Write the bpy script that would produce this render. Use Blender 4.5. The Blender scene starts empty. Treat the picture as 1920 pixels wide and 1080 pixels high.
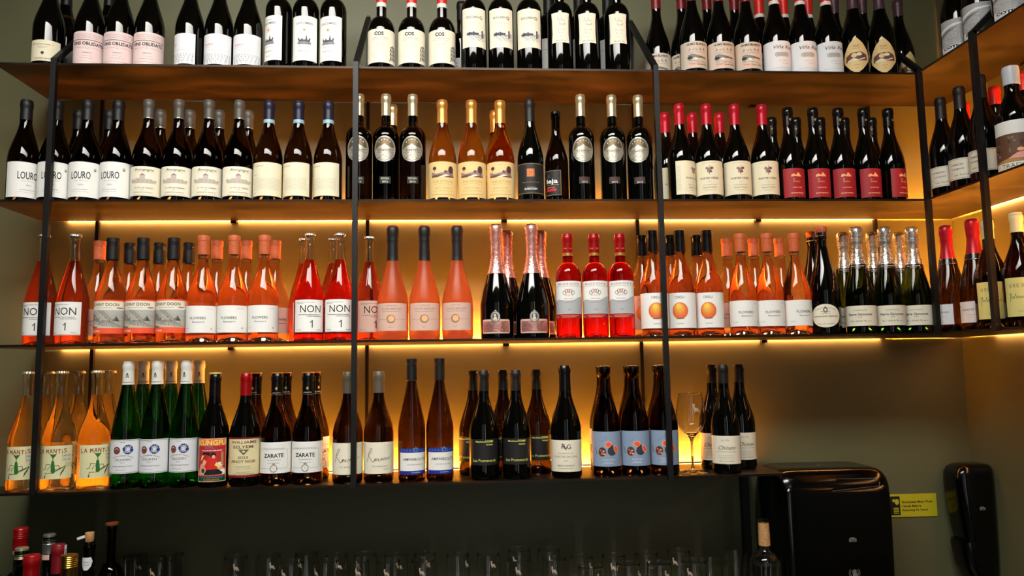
import bpy, bmesh, math, random
from mathutils import Matrix, Vector
from mathutils.geometry import tessellate_polygon

SC = bpy.context.scene
COL = SC.collection

# ---------------------------------------------------------------- camera, world, lights, exposure
cam_data = bpy.data.cameras.new('camera')
cam = bpy.data.objects.new('camera', cam_data)
COL.objects.link(cam)
PITCH, ROLL, YAW = 0.105772, -0.015968, 0.069055
_f = Vector((math.sin(YAW)*math.cos(PITCH), math.cos(YAW)*math.cos(PITCH), math.sin(PITCH)))
_r = Vector((math.cos(YAW), -math.sin(YAW), 0))
_u = _r.cross(_f)
_r2 = _r*math.cos(ROLL) + _u*math.sin(ROLL)
_u2 = _u*math.cos(ROLL) - _r*math.sin(ROLL)
cam.matrix_world = Matrix(((_r2.x, _u2.x, -_f.x, 0.28512), (_r2.y, _u2.y, -_f.y, -2.09577), (_r2.z, _u2.z, -_f.z, -0.08238), (0, 0, 0, 1)))
cam_data.sensor_width = 36.0
cam_data.lens = 36.0*1429.01/1920.0
cam_data.clip_start = 0.05
SC.camera = cam

w = bpy.data.worlds.new('dim_room')
w.use_nodes = True
w.node_tree.nodes['Background'].inputs[0].default_value = (0.9, 0.85, 0.75, 1)
w.node_tree.nodes['Background'].inputs[1].default_value = 0.012
SC.world = w

def area(name, loc, target, sx, sy, power, col):
    d = bpy.data.lights.new(name, 'AREA')
    d.shape = 'RECTANGLE'; d.size = sx; d.size_y = sy; d.energy = power; d.color = col
    o = bpy.data.objects.new(name, d)
    o.location = loc
    o.rotation_euler = (Vector(target)-Vector(loc)).to_track_quat('-Z', 'Y').to_euler()
    COL.objects.link(o)
    return o

key = area('ceiling_panel_light', (0.05, -1.38, 1.72), (0.15, 0.0, 0.10), 1.9, 0.80, 62, (1.0, 0.97, 0.90))
key.data.spread = math.radians(112)
area('window_light', (-0.2, -3.9, 0.10), (0.25, 0.0, 0.1), 1.4, 3.1, 5.0, (0.95, 0.97, 1.0))
area('tube_light', (0.95, -3.6, 0.05), (0.35, 0.0, 0.05), 0.09, 3.1, 7.0, (1.0, 0.98, 0.95))

LED_UP, LED_UP_SECOND, LED_DOWN = 980.0, 430.0, 105.0
LED_COL = (1.0, 0.325, 0.032)
LED_COL_LOW = (1.0, 0.43, 0.15)

SC.view_settings.view_transform = 'Standard'
SC.view_settings.look = 'None'
SC.view_settings.exposure = 0.0
SC.view_settings.gamma = 1.0
SC.view_settings.use_curve_mapping = False
SC.cycles.use_denoising = True
SC.cycles.max_bounces = 14
SC.cycles.diffuse_bounces = 4
SC.cycles.glossy_bounces = 5
SC.cycles.transmission_bounces = 14
SC.cycles.transparent_max_bounces = 8
SC.cycles.sample_clamp_indirect = 6.0
SC.cycles.blur_glossy = 0.5

# ---------------------------------------------------------------- helpers: materials
def lin(c):
    return tuple(((x/255)/12.92 if x/255 <= 0.04045 else ((x/255+0.055)/1.055)**2.4) for x in c)

MATS = {}
def mat(name, rgb, rough=0.5, metal=0.0, trans=0.0, ior=1.45, coat=0.0, emit=None, strength=0.0, spec=0.5, sheer=0.0):
    m = bpy.data.materials.new(name); m.use_nodes = True
    b = m.node_tree.nodes['Principled BSDF']
    b.inputs['Base Color'].default_value = (*lin(rgb), 1)
    b.inputs['Roughness'].default_value = rough
    b.inputs['Metallic'].default_value = metal
    b.inputs['Transmission Weight'].default_value = trans
    b.inputs['IOR'].default_value = ior
    b.inputs['Coat Weight'].default_value = coat
    b.inputs['Specular IOR Level'].default_value = spec
    if emit:
        b.inputs['Emission Color'].default_value = (*emit, 1)
        b.inputs['Emission Strength'].default_value = strength
    MATS[name] = m
    return m

def noise_mat(name, rgb_a, rgb_b, scale, rough=(0.4, 0.6), metal=0.0, stretch=(1, 1, 1), bump=0.0, bump_scale=80, detail=4):
    m = mat(name, rgb_a, 0.5, metal)
    nt = m.node_tree; b = nt.nodes['Principled BSDF']
    tc = nt.nodes.new('ShaderNodeTexCoord'); mp = nt.nodes.new('ShaderNodeMapping')
    mp.inputs['Scale'].default_value = stretch
    n = nt.nodes.new('ShaderNodeTexNoise'); n.inputs['Scale'].default_value = scale; n.inputs['Detail'].default_value = detail
    r = nt.nodes.new('ShaderNodeValToRGB')
    r.color_ramp.elements[0].position = 0.3; r.color_ramp.elements[1].position = 0.7
    r.color_ramp.elements[0].color = (*lin(rgb_a), 1); r.color_ramp.elements[1].color = (*lin(rgb_b), 1)
    nt.links.new(tc.outputs['Object'], mp.inputs['Vector']); nt.links.new(mp.outputs['Vector'], n.inputs['Vector'])
    nt.links.new(n.outputs['Fac'], r.inputs['Fac']); nt.links.new(r.outputs['Color'], b.inputs['Base Color'])
    mr = nt.nodes.new('ShaderNodeMapRange')
    mr.inputs['To Min'].default_value = rough[0]; mr.inputs['To Max'].default_value = rough[1]
    nt.links.new(n.outputs['Fac'], mr.inputs['Value']); nt.links.new(mr.outputs['Result'], b.inputs['Roughness'])
    if bump:
        n2 = nt.nodes.new('ShaderNodeTexNoise'); n2.inputs['Scale'].default_value = bump_scale
        nt.links.new(mp.outputs['Vector'], n2.inputs['Vector'])
        bp = nt.nodes.new('ShaderNodeBump'); bp.inputs['Strength'].default_value = bump; bp.inputs['Distance'].default_value = 0.002
        nt.links.new(n2.outputs['Fac'], bp.inputs['Height']); nt.links.new(bp.outputs['Normal'], b.inputs['Normal'])
    return m

noise_mat('olive_wall_paint', (92, 92, 64), (97, 97, 68), 3.0, (0.45, 0.55), bump=0.08, bump_scale=120)
noise_mat('bronzed_steel', (19, 14, 9), (56, 41, 26), 5.0, (0.24, 0.52), metal=0.6, stretch=(1, 2.6, 1), detail=7)
noise_mat('blackened_steel', (15, 15, 14), (19, 19, 18), 12.0, (0.42, 0.52), metal=0.2)
noise_mat('dark_stone', (26, 23, 20), (38, 34, 29), 14.0, (0.3, 0.4))
noise_mat('floor_concrete', (52, 48, 42), (66, 61, 53), 4.0, (0.6, 0.75))
noise_mat('cork_material', (170, 120, 72), (205, 160, 105), 160.0, (0.8, 0.9))
noise_mat('stopper_cork', (170, 78, 40), (205, 104, 58), 220.0, (0.5, 0.6))

# glass and liquids: each a solid filled body (one refractive volume per bottle)
mat('black_glass', (4, 4, 3), 0.05, spec=0.5)
mat('brown_glass', (62, 37, 14), 0.03, trans=1.0, ior=1.36)
mat('dark_brown_glass', (36, 22, 10), 0.03, trans=1.0, ior=1.36)
mat('amber_glass', (214, 128, 42), 0.03, trans=1.0, ior=1.36)
mat('green_glass', (12, 92, 12), 0.03, trans=1.0, ior=1.36)
mat('deep_green_glass', (42, 66, 16), 0.03, trans=1.0, ior=1.36)
mat('rose_wine', (255, 188, 156), 0.03, trans=1.0, ior=1.34)
mat('red_rose_wine', (244, 100, 76), 0.03, trans=1.0, ior=1.34)
mat('scarlet_wine', (250, 30, 36), 0.03, trans=1.0, ior=1.34)
mat('orange_wine', (255, 226, 180), 0.03, trans=1.0, ior=1.34)
mat('frosted_rose_glass', (255, 140, 84), 0.36, trans=0.9, ior=1.30)
mat('clear_glass', (250, 250, 246), 0.0, trans=1.0, ior=1.45)
mat('clear_plastic', (255, 214, 180), 0.12, trans=0.9, ior=1.3)

# capsules and foils
for n_, c_, r_, m_ in [('matte_black_foil', (14, 14, 14), .5, 0), ('gloss_black_foil', (12, 12, 12), .2, 0), ('grey_foil', (84, 79, 72), .45, .2),
        ('taupe_foil', (92, 84, 68), .45, .1), ('navy_foil', (24, 24, 46), .4, 0), ('pale_blue_foil', (140, 178, 196), .4, 0), ('crimson_foil', (172, 22, 42), .32, .25),
        ('red_foil', (216, 40, 34), .35, .05), ('deep_red_foil', (148, 10, 16), .3, .2), ('dark_red_wax', (120, 20, 26), .35, 0), ('plum_foil', (78, 50, 58), .4, .1),
        ('gold_foil', (226, 164, 84), .32, .75), ('champagne_gold_foil', (212, 200, 160), .3, .8), 
        ('white_foil', (222, 220, 210), .45, 0), ('white_wax', (196, 200, 206), .4, 0), ('cream_foil', (228, 214, 160), .45, 0), ('gold_metal', (200, 160, 70), .25, 1.0),
        ('grey_metal', (150, 152, 148), .35, .8), ('brown_wood', (110, 56, 22), .5, 0), ('yellow_foil', (196, 182, 96), .4, .2), ('black_plastic', (3, 3, 3), .16, 0), ('grey_plastic', (80, 80, 80), .4, 0)]:
    mat(n_, c_, r_, m_)
noise_mat('silver_foil', (196, 194, 186), (218, 216, 210), 70.0, (0.18, 0.34), metal=0.85, bump=0.8, bump_scale=150)
noise_mat('pink_foil', (214, 144, 134), (234, 172, 160), 70.0, (0.18, 0.34), metal=0.7, bump=0.8, bump_scale=150)
mat('led_up', (255, 240, 210), emit=LED_COL, strength=LED_UP)
mat('led_up_second', (255, 240, 210), emit=LED_COL, strength=LED_UP_SECOND)
mat('led_down', (255, 240, 210), emit=LED_COL_LOW, strength=LED_DOWN)
mat('led_housing', (200, 195, 180), .4)

# papers and inks
for n_, c_ in [('paper_white', (236, 235, 230)), ('paper_cool', (226, 227, 230)), ('paper_cream', (234, 227, 205)), ('paper_ivory', (228, 220, 190)), ('paper_pink', (232, 205, 202)),
        ('paper_yellow', (226, 214, 168)), ('paper_lemon', (226, 216, 132)), ('paper_beige', (208, 190, 172)), ('paper_tan', (226, 196, 134)), ('paper_red', (160, 32, 40)), ('paper_black', (26, 26, 26)), ('paper_maroon', (40, 25, 26)),
        ('paper_blue', (138, 158, 184)), ('paper_rose_or_backlit', (214, 176, 160)), ('paper_grey', (176, 178, 180)), ('paper_mantis', (226, 220, 172)), ('paper_photo', (96, 66, 44)),
        ('ink_black', (22, 22, 22)), ('ink_grey', (120, 118, 112)), ('ink_pale', (176, 172, 160)), ('ink_red', (186, 40, 44)), ('ink_brown', (104, 66, 58)), ('ink_mauve', (150, 118, 118)),
        ('ink_blue', (40, 60, 160)), ('ink_royal', (30, 46, 150)), ('ink_steel', (90, 128, 170)), ('ink_green', (40, 110, 44)), ('ink_darkgreen', (28, 70, 40)), ('ink_orange', (232, 110, 66)), ('ink_coral', (244, 92, 52)),
        ('ink_yellow', (246, 222, 110)), ('ink_lime', (224, 224, 110)), ('ink_white', (240, 240, 236)), ('ink_gold', (176, 140, 84)), ('ink_slate', (52, 58, 72)), ('ink_scarlet', (214, 40, 34)),
        ('ink_peach', (244, 176, 130)), ('ink_darkred', (128, 20, 28)), ('ink_lavender', (150, 149, 164)), ('ink_silver', (206, 204, 190)), ('ink_bronze', (120, 104, 78)), ('ink_plum', (74, 48, 46)), ('ink_dusk', (74, 72, 72)), ('ink_olive', (96, 98, 70)), ('ink_salmon', (236, 160, 140)), ('ink_fade', (196, 178, 168))]:
    mat(n_, c_, .55)
for k_ in range(9):
    q_ = k_/8; mat(f'fruit_{k_}', (int(222+22*q_), int(92+112*q_), int(52+24*q_)), .5)
mat('silver_label', (214, 210, 196), .3, .7)
mat('bronze_print', (120, 106, 80), .35, .6)
mat('copper_print', (205, 120, 70), .35, .6)
mat('sign_yellow', (190, 180, 34), .4)

# ---------------------------------------------------------------- helpers: objects
def link(o, parent=None):
    COL.objects.link(o)
    if parent is not None: o.parent = parent
    return o

def tag(o, label=None, cat=None, group=None, kind=None):
    if label: o['label'] = label
    if cat: o['category'] = cat
    if group: o['group'] = group
    if kind: o['kind'] = kind
    return o

def empty(name, loc, yaw=0.0):
    o = bpy.data.objects.new(name, None); o.empty_display_size = 0.02
    o.location = loc; o.rotation_euler = (0, 0, math.radians(yaw))
    return link(o)

def mesh_from(name, verts, faces, mats, idx=None, smooth=True, sharp=38):
    me = bpy.data.meshes.new(name)
    me.from_pydata(verts, [], faces)
    for m in (mats if isinstance(mats, (list, tuple)) else [mats]): me.materials.append(MATS[m])
    if idx: me.polygons.foreach_set('material_index', idx)
    me.update()
    if smooth:
        me.polygons.foreach_set('use_smooth', [True]*len(me.polygons))
        me.set_sharp_from_angle(angle=math.radians(sharp))
    else:
        me.polygons.foreach_set('use_smooth', [False]*len(me.polygons))
    return me

def lathe(name, prof, m, seg=32, ripple=None):
    """prof: (r, z) pairs in metres, bottom to top; r == 0 closes on the axis"""
    v, f, rings = [], [], []
    for (r, z) in prof:
        if r <= 1e-6:
            v.append((0, 0, z)); rings.append([len(v)-1])
        else:
            ring = []
            for k in range(seg):
                a = 2*math.pi*k/seg
                rr = r*(1+ripple*math.cos(a*seg/2)) if ripple else r
                v.append((rr*math.cos(a), rr*math.sin(a), z)); ring.append(len(v)-1)
            rings.append(ring)
    for a, b in zip(rings, rings[1:]):
        if len(a) == 1 and len(b) == 1: continue
        for k in range(seg):
            k2 = (k+1) % seg
            if len(a) == 1: f.append((a[0], b[k2], b[k]))
            elif len(b) == 1: f.append((a[k], a[k2], b[0]))
            else: f.append((a[k], a[k2], b[k2], b[k]))
    return mesh_from(name, v, f, m)

def box_mesh(name, x0, x1, y0, y1, z0, z1, m, bevel=0.0):
    bm = bmesh.new()
    bmesh.ops.create_cube(bm, size=1)
    for q in bm.verts:
        q.co = Vector(((x0+x1)/2+q.co.x*(x1-x0), (y0+y1)/2+q.co.y*(y1-y0), (z0+z1)/2+q.co.z*(z1-z0)))
    if bevel:
        bmesh.ops.bevel(bm, geom=bm.edges[:], offset=bevel, segments=2, affect='EDGES', profile=0.5)
    me = bpy.data.meshes.new(name); bm.to_mesh(me); bm.free()
    me.materials.append(MATS[m])
    return me

def prism_mesh(name, pts, z0, z1, m):
    n = len(pts)
    v = [(x, y, z0) for x, y in pts]+[(x, y, z1) for x, y in pts]
    f = [tuple(range(n-1, -1, -1)), tuple(range(n, 2*n))]+[(i, (i+1) % n, n+(i+1) % n, n+i) for i in range(n)]
    return mesh_from(name, v, f, m, smooth=False)

def bar_mesh(name, p, q, wdt, m, side=Vector((1, 0, 0))):
    p, q = Vector(p), Vector(q); d = (q-p).normalized(); s = (side-side.dot(d)*d).normalized(); t = d.cross(s)
    v = []
    for c in (p, q):
        for i, j in ((-1, -1), (1, -1), (1, 1), (-1, 1)): v.append(tuple(c+s*i*wdt/2+t*j*wdt/2))
    f = [(3, 2, 1, 0), (4, 5, 6, 7)]+[(i, (i+1) % 4, 4+(i+1) % 4, 4+i) for i in range(4)]
    return mesh_from(name, v, f, m, smooth=False)

def part(name, me, parent, label=None, loc=None):
    o = bpy.data.objects.new(name, me); link(o, parent)
    if label: o['label'] = label
    if loc: o.location = loc
    return o

# ---------------------------------------------------------------- helpers: flat print bent round a bottle
_text_cache = {}
def text_tris(s, bold=0.0, res=2):
    k = (s, bold)
    if k not in _text_cache:
        c = bpy.data.curves.new('print_text', 'FONT'); c.body = s; c.size = 1.0; c.fill_mode = 'FRONT'; c.resolution_u = res; c.offset = bold
        o = bpy.data.objects.new('print_text', c)
        me = bpy.data.meshes.new_from_object(o)
        vs = [(q.co.x, q.co.y) for q in me.vertices]; ts = []
        for p in me.polygons:
            ids = list(p.vertices)
            for i in range(1, len(ids)-1): ts.append((ids[0], ids[i], ids[i+1]))
        bpy.data.objects.remove(o); bpy.data.curves.remove(c); bpy.data.meshes.remove(me)
        _text_cache[k] = (vs, ts)
    return _text_cache[k]

CAP = 0.729   # cap height of the built-in font at size 1

class Flat:
    """polygons in millimetres on an unrolled label: s to the right, z up; layer d lifts the ink off the paper"""
    def __init__(self):
        self.v, self.f, self.i, self.m = [], [], [], []
    def mi(self, m):
        if m not in self.m: self.m.append(m)
        return self.m.index(m)
    def conv(self, pts, m, d=0.0, step=4.0):
        mi = self.mi(m)
        lo, hi = min(p[0] for p in pts), max(p[0] for p in pts)
        if hi-lo <= step*1.3:
            b = len(self.v); self.v += [(p[0], p[1], d) for p in pts]; self.f.append(tuple(range(b, b+len(pts)))); self.i.append(mi); return
        n = max(1, math.ceil((hi-lo)/step)); cuts = [lo+(hi-lo)*k/n for k in range(n+1)]
        for a, c in zip(cuts, cuts[1:]):
            q = clip(clip(pts, a, 1), c, -1)
            if len(q) >= 3:
                b = len(self.v); self.v += [(p[0], p[1], d) for p in q]; self.f.append(tuple(range(b, b+len(q)))); self.i.append(mi)
    def poly(self, pts, m, d=0.0):
        for t in tessellate_polygon([[Vector((p[0], p[1], 0)) for p in pts]]):
            a, b, c = [pts[k] for k in t]
            if (b[0]-a[0])*(c[1]-a[1])-(b[1]-a[1])*(c[0]-a[0]) < 0: b, c = c, b
            self.conv([a, b, c], m, d)
    def rect(self, s0, z0, s1, z1, m, d=0.0):
        self.conv([(s0, z0), (s1, z0), (s1, z1), (s0, z1)], m, d)
    def ell(self, s, z, a, b, m, d=0.0, n=28, rot=0.0):
        c, q = math.cos(rot), math.sin(rot)
        self.conv([(s+a*math.cos(t)*c-b*math.sin(t)*q, z+a*math.cos(t)*q+b*math.sin(t)*c) for t in [2*math.pi*k/n for k in range(n)]], m, d)
    def ring(self, s, z, a, b, wdt, m, d=0.0, n=28):
        for k in range(n):
            t0, t1 = 2*math.pi*k/n, 2*math.pi*(k+1)/n
            self.conv([(s+a*math.cos(t0), z+b*math.sin(t0)), (s+a*math.cos(t1), z+b*math.sin(t1)), (s+(a-wdt)*math.cos(t1), z+(b-wdt)*math.sin(t1)), (s+(a-wdt)*math.cos(t0), z+(b-wdt)*math.sin(t0))], m, d)
    def line(self, pts, wdt, m, d=0.0):
        for (a, b), (c, e) in zip(pts, pts[1:]):
            L = math.hypot(c-a, e-b) or 1e-6; nx, ny = -(e-b)/L*wdt/2, (c-a)/L*wdt/2
            ex, ey = (c-a)/L*wdt*.3, (e-b)/L*wdt*.3
            self.conv([(a-nx-ex, b-ny-ey), (c-nx+ex, e-ny+ey), (c+nx+ex, e+ny+ey), (a+nx-ex, b+ny-ey)], m, d)
    def frame(self, s0, z0, s1, z1, wdt, m, d=0.0):
        self.rect(s0, z0, s1, z0+wdt, m, d); self.rect(s0, z1-wdt, s1, z1, m, d)
        self.rect(s0, z0+wdt, s0+wdt, z1-wdt, m, d); self.rect(s1-wdt, z0+wdt, s1, z1-wdt, m, d)
    def text(self, t, s, z, cap, m, width=None, bold=0.0, shear=0.0, align='c', d=0.35, arc=0.0, vert=False):
        """baseline at z, cap height and total width in mm"""
        vs, ts = text_tris(t, bold)
        if not vs: return
        x0, x1 = min(p[0] for p in vs), max(p[0] for p in vs)
        k = cap/CAP; kx = width/(x1-x0) if width else k
        W = (x1-x0)*kx; off = {'c': -W/2, 'l': 0, 'r': -W}[align]
        pp = []
        for (x, y) in vs:
            a = (x-x0)*kx+off+y*k*shear; b = y*k-arc*((2*((x-x0)*kx-W/2)/W)**2)
            pp.append((s-b, z+a) if vert else (s+a, z+b))
        for a, b, c in ts: self.conv([pp[a], pp[b], pp[c]], m, d)
    def words(self, s0, s1, z, h, m, seed=1, d=0.35, lo=2.0, hi=6.0):
        """a line of print too fine to read"""
        r = random.Random(seed); s = s0
        while s < s1-1.0:
            e = min(s1, s+r.uniform(lo, hi)); self.rect(s, z, e, z+h, m, d); s = e+1.1
    def script(self, s0, s1, z, h, m, seed=1, wdt=0.5, d=0.35):
        """a running hand too fine to read"""
        r = random.Random(seed); pts = []; s = s0; n = 0
        while s < s1:
            up = h*(1.0 if n == 0 or r.random() < .14 else r.uniform(.35, .55))
            pts += [(s, z), (s+h*.22, z+up)]; s += h*.42; n += 1
            if r.random() < .14 and len(pts) > 5:
                self.line(pts, wdt, m, d); pts = []; s += h*.5
        if len(pts) > 1: self.line(pts, wdt, m, d)
    def hand(self, t, s, z, h, m, wdt=1.1, d=0.35, gap=.28, wobble=.12, seed=3, asp=.62):
        """capital letters drawn in brush strokes"""
        r = random.Random(seed)
        for ch in t:
            if ch == ' ': s += h*.5; continue
            zo = z+r.uniform(-wobble, wobble)*h; wd = h*asp*(.25 if ch == 'I' else 1.0)
            for stroke in HAND[ch]: self.line([(s+x*wd, zo+y*h) for x, y in stroke], wdt, m, d)
            s += wd+h*gap
    def build(self, name, R, lift=0.3):
        v = []
        for s, z, d in self.v:
            a = s/R; r = (R+lift+d)/1000
            v.append((r*math.sin(a), -r*math.cos(a), z/1000))
        return mesh_from(name, v, self.f, self.m, self.i, smooth=False)
    def flat_mesh(self, name):
        return mesh_from(name, [(s/1000, -d/1000, z/1000) for s, z, d in self.v], self.f, self.m, self.i, smooth=False)

HAND = {'L': [[(0, 1), (.05, 0), (1, .1)]], 'A': [[(0, 0), (.5, 1), (1, 0)], [(.2, .38), (.8, .38)]], 'M': [[(0, 0), (.1, 1), (.5, .35), (.9, 1), (1, 0)]],
    'N': [[(0, 0), (.05, 1), (.9, 0), (1, 1)]], 'T': [[(.5, 0), (.5, 1.1)], [(0, .85), (1, .95)]], 'I': [[(.5, 0), (.5, .7)], [(.5, .95), (.5, 1.02)]],
    'S': [[(1, .9), (.4, 1), (.05, .72), (.9, .36), (.75, .05), (0, .08)]], 'J': [[(0, .95), (1, .95)], [(.6, .95), (.65, .15), (.3, 0), (0, .2)]],
    'U': [[(0, 1), (.1, .1), (.5, 0), (.9, .15), (1, 1)]], 'O': [[(.5, 1), (.05, .7), (.1, .2), (.5, 0), (.95, .3), (.9, .8), (.5, 1)]], 'D': [[(0, 0), (0, 1), (.7, .8), (.95, .4), (.6, .05), (0, 0)]],
    'X': [[(0, 0), (1, 1)], [(0, 1), (1, 0)]], 'R': [[(0, 0), (0, 1), (.8, .9), (.8, .55), (0, .48), (1, 0)]], 'E': [[(1, 1), (0, 1), (0, 0), (1, 0)], [(0, .5), (.8, .5)]]}

def clip(pts, s, sign):
    out = []
    for (p, q) in zip(pts, list(pts[1:])+[pts[0]]):
        a, b = (p[0]-s)*sign, (q[0]-s)*sign
        if a >= 0: out.append(p)
        if (a > 0 > b) or (a < 0 < b):
            t = a/(a-b); out.append((s, p[1]+(q[1]-p[1])*t))
    return out

# ---------------------------------------------------------------- the setting
ZS = {1: 0.7735, 2: 0.3915, 3: 0.0018, 4: -0.3817}     # shelf tops (z = 0 at the third shelf)
TH = 0.006
XL, XC, XW, D, DW = -0.976, 1.645, 1.913, 0.272, 0.284
XP = (-0.8154, 0.0, 0.8546, 1.6448)

def structure(name, me):
    return tag(part(name, me, None), kind='structure')
structure('wall_back', box_mesh('wall_back', -3.2, XW+0.12, DW, DW+0.12, -1.62, 1.75, 'olive_wall_paint'))
structure('wall_right', box_mesh('wall_right', XW, XW+0.12, -5.0, DW, -1.62, 1.75, 'olive_wall_paint'))
structure('floor', box_mesh('floor', -3.2, XW+0.12, -5.0, DW+0.12, -1.72, -1.62, 'floor_concrete'))
structure('ceiling', box_mesh('ceiling', -3.2, XW+0.12, -5.0, DW+0.12, 1.75, 1.85, 'olive_wall_paint'))

# the counter under the shelves, below the frame, carries glasses and bar bottles
CT = -0.815
counter = empty('back_counter', (0.2, -0.1, -1.62))
tag(counter, 'dark stone back counter that carries the stemware below the lowest shelf', 'counter')
part('worktop', box_mesh('worktop', -1.4, 1.7, -0.45, 0.375, 0.775, 0.805, 'dark_stone', .003), counter)
part('cabinet_front', box_mesh('cabinet_front', -1.38, 1.68, -0.40, 0.37, 0.0, 0.775, 'blackened_steel'), counter)

# shelves: bent L of bronzed steel plate, mitred in the corner
NAMES = {1: 'top', 2: 'second', 3: 'third', 4: 'lowest'}
for k in (1, 2, 3):
    z = ZS[k]
    pts = [(XL, 0), (XC-.0005, 0), (XW-.012, D-.0005), (XL, D)]
    s = part('wall_shelf', prism_mesh('wall_shelf', pts, z-TH, z, 'bronzed_steel'), None)
    tag(s, f'bronzed steel wall shelf, the {NAMES[k]} long one behind the square posts', 'shelf')
    for xm in (-0.4077, 0.4273, 1.2497):
        part('wall_bracket', box_mesh('wall_bracket', xm-.009, xm+.009, D-.004, DW, z-.014, z-TH, 'bronzed_steel'), s)
    pts = [(XC, 0), (XC, -0.80), (XW-.012, -0.80), (XW-.012, D)]
    s = part('corner_shelf', prism_mesh('corner_shelf', pts, z-TH, z, 'bronzed_steel'), None)
    tag(s, f'bronzed steel shelf along the side wall, joined to the {NAMES[k]} long shelf', 'shelf')
    for ym in (-0.55, -0.1):
        part('wall_bracket', box_mesh('wall_bracket', XW-.016, XW, ym-.009, ym+.009, z-.014, z-TH, 'bronzed_steel'), s)
z = ZS[4]
s = part('wall_shelf', prism_mesh('wall_shelf', [(XL, 0), (1.174, 0), (1.180, .006), (1.180, DW), (XL, DW)], z-TH, z, 'bronzed_steel'), None)
tag(s, 'bronzed steel wall shelf, the lowest and shortest, ending beside the towel dispenser', 'shelf')
part('dark_upright', box_mesh('dark_upright', 1.150, 1.172, .255, .275, CT+.002, z-TH, 'blackened_steel'), s)  # narrow dark upright between counter and shelf underside

# welded frames of square tube: front post, diagonal brace, rear post
ORD = ['leftmost', 'second from the left', 'third from the left', 'fourth, at the room corner']
def shelf_frame(x, y, zb, along, label):
    o = empty('shelf_frame', (x, y, 0)); tag(o, label, 'frame', 'square tube frames that hold the shelves')
    if along == 'y': fp, rp, side = Vector((0, -.0075, 0)), Vector((0, .278, 0)), Vector((1, 0, 0))
    else: fp, rp, side = Vector((-.0075, 0, 0)), Vector((.262, 0, 0)), Vector((0, 1, 0))
    up = Vector((0, 0, 1))
    part('front_post', bar_mesh('front_post', fp+up*zb, fp+up*.782, .0145, 'blackened_steel', side), o)
    part('diagonal_brace', bar_mesh('diagonal_brace', fp+up*.777, rp+up*1.045, .0145, 'blackened_steel', side), o)
    part('rear_post', bar_mesh('rear_post', rp+up*zb, rp+up*1.055, .0105, 'blackened_steel', side), o)
for i, x in enumerate(XP):
    shelf_frame(x, 0, ZS[4]-TH-.002 if i < 3 else ZS[3]-TH-.002, 'y', 'black tube frame, front post and diagonal brace, '+ORD[i])
shelf_frame(XC, -0.257, ZS[3]-TH-.002, 'x', 'black square tube frame holding the side wall shelves')

# LED channels along the rear edge of shelves two to four
SEGN = ['first', 'second', 'third', 'fourth', 'fifth', 'sixth', 'seventh']
def led_strip(p0, p1, z, along, down, label, group):
    o = empty('led_strip', (0, 0, z)); tag(o, label, 'light', group)
    a, b = (p0, p1) if along == 'x' else (-p1, -p0)
    def mk(nm, u0, u1, z0, z1, m):
        if along == 'x': return box_mesh(nm, p0, p1, u0, u1, z0, z1, m)
        off = XW-DW
        return box_mesh(nm, off+u0, off+u1, p0, p1, z0, z1, m)
    part('housing', mk('housing', .2555, .2565, .0005, .0065, 'led_housing'), o)
    part('upper_diffuser', mk('upper_diffuser', .257, .265, .0005, .005, 'led_up_second' if abs(z-ZS[2]) < .01 else 'led_up'), o)
    if down: part('lower_diffuser', mk('lower_diffuser', .2760, .2805, -.0045, -.0015, 'led_down'), o)
cuts = [(-.905, -.822), (-.809, -.4175), (-.398, -.0065), (.0065, .417), (.437, .848), (.861, 1.2395), (1.2595, 1.6385)]
for k in (2, 3):
    for i, (a, b) in enumerate(cuts):
        led_strip(a, b, ZS[k], 'x', True, f'warm LED strip behind the {NAMES[k]} shelf, {SEGN[i]} length from the left', f'LED lengths behind the {NAMES[k]} shelf')
    for y0, y1, dn, q in ((-.78, -.266, True, 'nearer the room'), (-.248, .12, True, 'nearer the corner'), (.125, .25, False, 'right in the corner')):
        led_strip(y0, y1, ZS[k], 'y', dn, f'warm LED strip along the side wall on the {NAMES[k]} shelf, {q}', f'LED lengths behind the {NAMES[k]} shelf')
    led_strip(1.652, 1.884, ZS[k], 'x', False, f'warm LED strip on the {NAMES[k]} shelf between last post and corner', f'LED lengths behind the {NAMES[k]} shelf')
for i, (a, b) in enumerate([(-.90, -.83), (-.80, -.415), (-.40, -.012), (.012, .415), (.437, .842), (.867, 1.13)]):
    led_strip(a, b, ZS[4], 'x', False, f'warm LED strip on the lowest shelf by the wall, {SEGN[i]} length from the left', 'LED lengths on the lowest shelf')

# ---------------------------------------------------------------- bottle patterns
class Tpl:
    def __init__(self, R): self.R, self.parts = R, []
    def add(self, name, me, subs=(), label=None):
        self.parts.append((name, me, label, list(subs))); return self

def shoulder(kind, R, rn, t):
    s = t*t*(3-2*t)
    if kind == 'bord': return rn+(R-rn)*(1-t**2.1)**0.62*(1-.06*t)
    if kind == 'cone': s = .45*t+.55*s
    if kind == 'flute': s = .6*t**1.05+.4*s
    if kind == 'champ': s = .5*t**.9+.5*s
    return R+(rn-R)*s

def body_prof(kind, H, R, zs, zn, rn, punt=.024):
    p = [(0, punt), (R*.30, punt*.93), (R*.58, punt*.55), (R*.78, .003), (R*.88, 0), (R*.965, .0025), (R, .009)]
    p += [(R, .009+(zs-.009)*k/3) for k in (1, 2, 3)]
    n = 14
    p += [(shoulder(kind, R, rn, k/n), zs+(zn-zs)*k/n) for k in range(1, n+1)]
    p += [(rn*.98, H-.022), (rn+.0012, H-.020), (rn+.0014, H-.012), (rn+.0012, H-.006), (rn*.97, H-.0045), (rn*.95, H)]
    return p

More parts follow.
